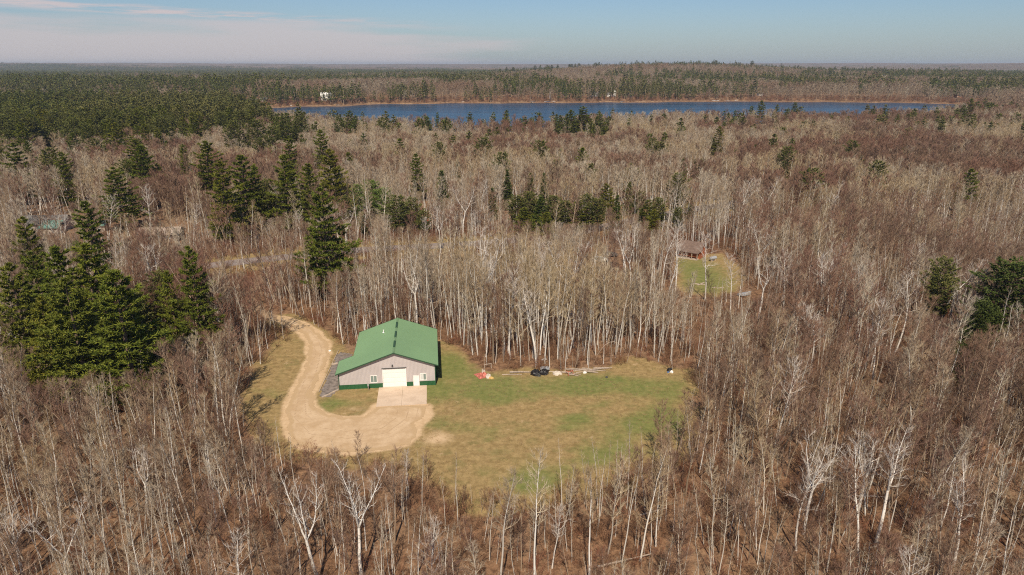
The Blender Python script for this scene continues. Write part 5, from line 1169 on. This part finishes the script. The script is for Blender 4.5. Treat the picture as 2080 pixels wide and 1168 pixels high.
def boat(p, L, m, rz, label, z=None, flip=False, nm='boat', xy=None):
    x, y = xy if xy else G(*p, -1.0); zz = float(hfun(x, y)) if z is None else z
    t = thing(nm, label, 'boat', (x, y, zz), rz)
    n = 9; V = []; F = []
    for i in range(n):
        u = i / (n - 1); wd = math.sin(math.pi * min(1, .25 + u * .75)) ** .6 * L * .17 + .02; sh_ = .55 + .25 * u ** 2
        for k_, (a, b) in enumerate(((-1, 1), (-.75, .25), (0, .0), (.75, .25), (1, 1))): V.append(((u - .5) * L, a * wd, b * sh_))
    for i in range(n - 1):
        for j in range(4): F.append((i * 5 + j, i * 5 + j + 1, (i + 1) * 5 + j + 1, (i + 1) * 5 + j))
    F.append((0, 1, 2, 3, 4)); h = link('hull', mesh_np('hull', V, F, M[m]), t)
    if flip: h.rotation_euler = (math.pi, 0, 0); h.location = (0, 0, .85)
    for q in (-.15, .15): MB().box(q * L - .12, -.12 * L, .35, q * L + .12, .12 * L, .4).build('seat', M['timber'], t)
    return t
boat((1513, 600), 4.2, 'silver', .5, 'upturned grey boat in the brush right of the cabin lawn', flip=True, xy=G(1513, 600))
# far shore
def shore_pt(px, back):
    s = (px - 1040) / FPX / math.cos(PITCH) * 1.0
    for _ in range(6):
        yf = float(shores(np.array([s]))[1][0]); y = yf + back; dep = y * math.cos(PITCH) + (CAMH - 1) * math.sin(PITCH); s = (px - 1040) / FPX * dep / y
    return s * y, y
FAR_H = [(515, 22, 13, 'red', 'shingle_grey', 'red boathouse on the shore at the left end of the lake', 2.8, 2.0), (538, 34, 9, 'white', 'shingle_grey', 'small white cottage right of the red boathouse', 3.2, 2.5),
         (664, 30, 14, 'white', 'white', 'white two storey house among the pines at the left end of the lake', 7.0, 3.5), (1208, 40, 12, 'shingle_grey', 'shingle_grey', 'grey house in the trees on the far shore, left of the white ones', 4.5, 3),
         (1238, 38, 9, 'white', 'shingle_grey', 'low white house on the far shore', 3.5, 2.5), (1245, 44, 7, 'white', 'white', 'taller white house just right of the low white one', 6.5, 2.5),
         (1275, 38, 9, 'cream', 'shingle_brown', 'cream cabin on the far shore right of the white houses', 3, 2.4), (1543, 45, 8, 'white', 'shingle_grey', 'little white cottage high on the far bank at the right', 3, 2), (1945, 60, 13, 'log_red', 'shingle_brown', 'brown cabin in the woods at the right end of the lake', 3.2, 2.5), (1410, 650, 14, 'white', 'shingle_grey', 'white house far up the wooded ridge', 5, 3)]
for (a, back, wd, mw, mr, lab, hw, hr) in FAR_H:
    x, y = shore_pt(a, back); house('house', lab, 'house', (x, y, 0), wd, 8, hw, hr, .1, mw, mr, 3)
B_ = [(1083, 'silver', 9, 'grey'), (1108, 'white', 4, 'white'), (1114, 'blue', 8, 'blue'), (1126, 'white', 6, 'white'), (687, 'silver', 6, 'grey'), (1265, 'silver', 8, 'grey'), (1450, 'white', 6, 'white'), (1458, 'white', 5, 'white'), (1478, 'white', 7, 'white'), (1496, 'white', 6, 'white'), (940, 'white', 4, 'white'), (480, 'white', 6, 'white'), (590, 'white', 4, 'white')]
NB = ['left end of the boats at mid shore', 'left of the blue one at mid shore', 'lying between white boats', 'right of the blue one at mid shore', 'near the white two storey house', 'below the cream cabin', 'leftmost in the right hand row', 'second in the right hand row', 'third in the right hand row', 'rightmost in the right hand row', 'alone left of the mid shore boats', 'left of the red boathouse', 'right of the red boathouse on the sand']
for (a, m, L, cn), lab in zip(B_, NB):
    x, y = shore_pt(a, 3.0); boat(None, L, m, .15 + (a % 7) * .1, '%s boat on the far shore, %s' % (cn, lab), xy=(x, y))
for a, lab in ((1082, 'dock of pale planks by the grey boat at mid shore'), (1262, 'dock of pale planks below the white houses on the far shore'), (505, 'dock of pale planks before the red boathouse')):
    x, y = shore_pt(a, -7); dk = thing('dock', lab, 'dock', (x, y, -1), 0)
    MB().box(-.9, -6, .5, .9, 9, .62).build('deck', M['timber'], dk)
    for q in (-.8, .8):
        for r_ in (-5.5, 0, 5): MB().tube([(q, r_, -1.5), (q, r_, .5)], .12, 6).build('post', M['old_wood'], dk)
x, y = shore_pt(1117, 14); ms = thing('white_mast', 'tall tapering white mast on the far shore above the boats', 'mast', (x, y, float(hfun(x, y))), 0)
MB().tube([(0, 0, 0), (0, 0, 4), (0, 0, 11)], [.75, .55, .15], 10).build('mast', M['white'], ms); MB().box(-3.2, -1, 0, 3.2, 1, .9).build('base', M['shingle_brown'], ms)

# ============================================================ air
R_ = 17500; z0, z1 = -12.0, 92.0
hz = MB().box(-R_, -R_, z0, R_, R_, z1)
hm = bpy.data.materials.new('haze'); hm.use_nodes = True; hn = hm.node_tree; hn.nodes.clear()
pv = N(hn, 'ShaderNodeVolumePrincipled'); pv.inputs['Color'].default_value = (0.80, 0.88, 1.0, 1); pv.inputs['Density'].default_value = 0.00008; pv.inputs['Anisotropy'].default_value = 0.2
ho = N(hn, 'ShaderNodeOutputMaterial'); hn.links.new(pv.outputs[0], ho.inputs['Volume'])
tag(hz.build('haze', hm), 'thin bluish haze over the distant woods', None, None, 'stuff')
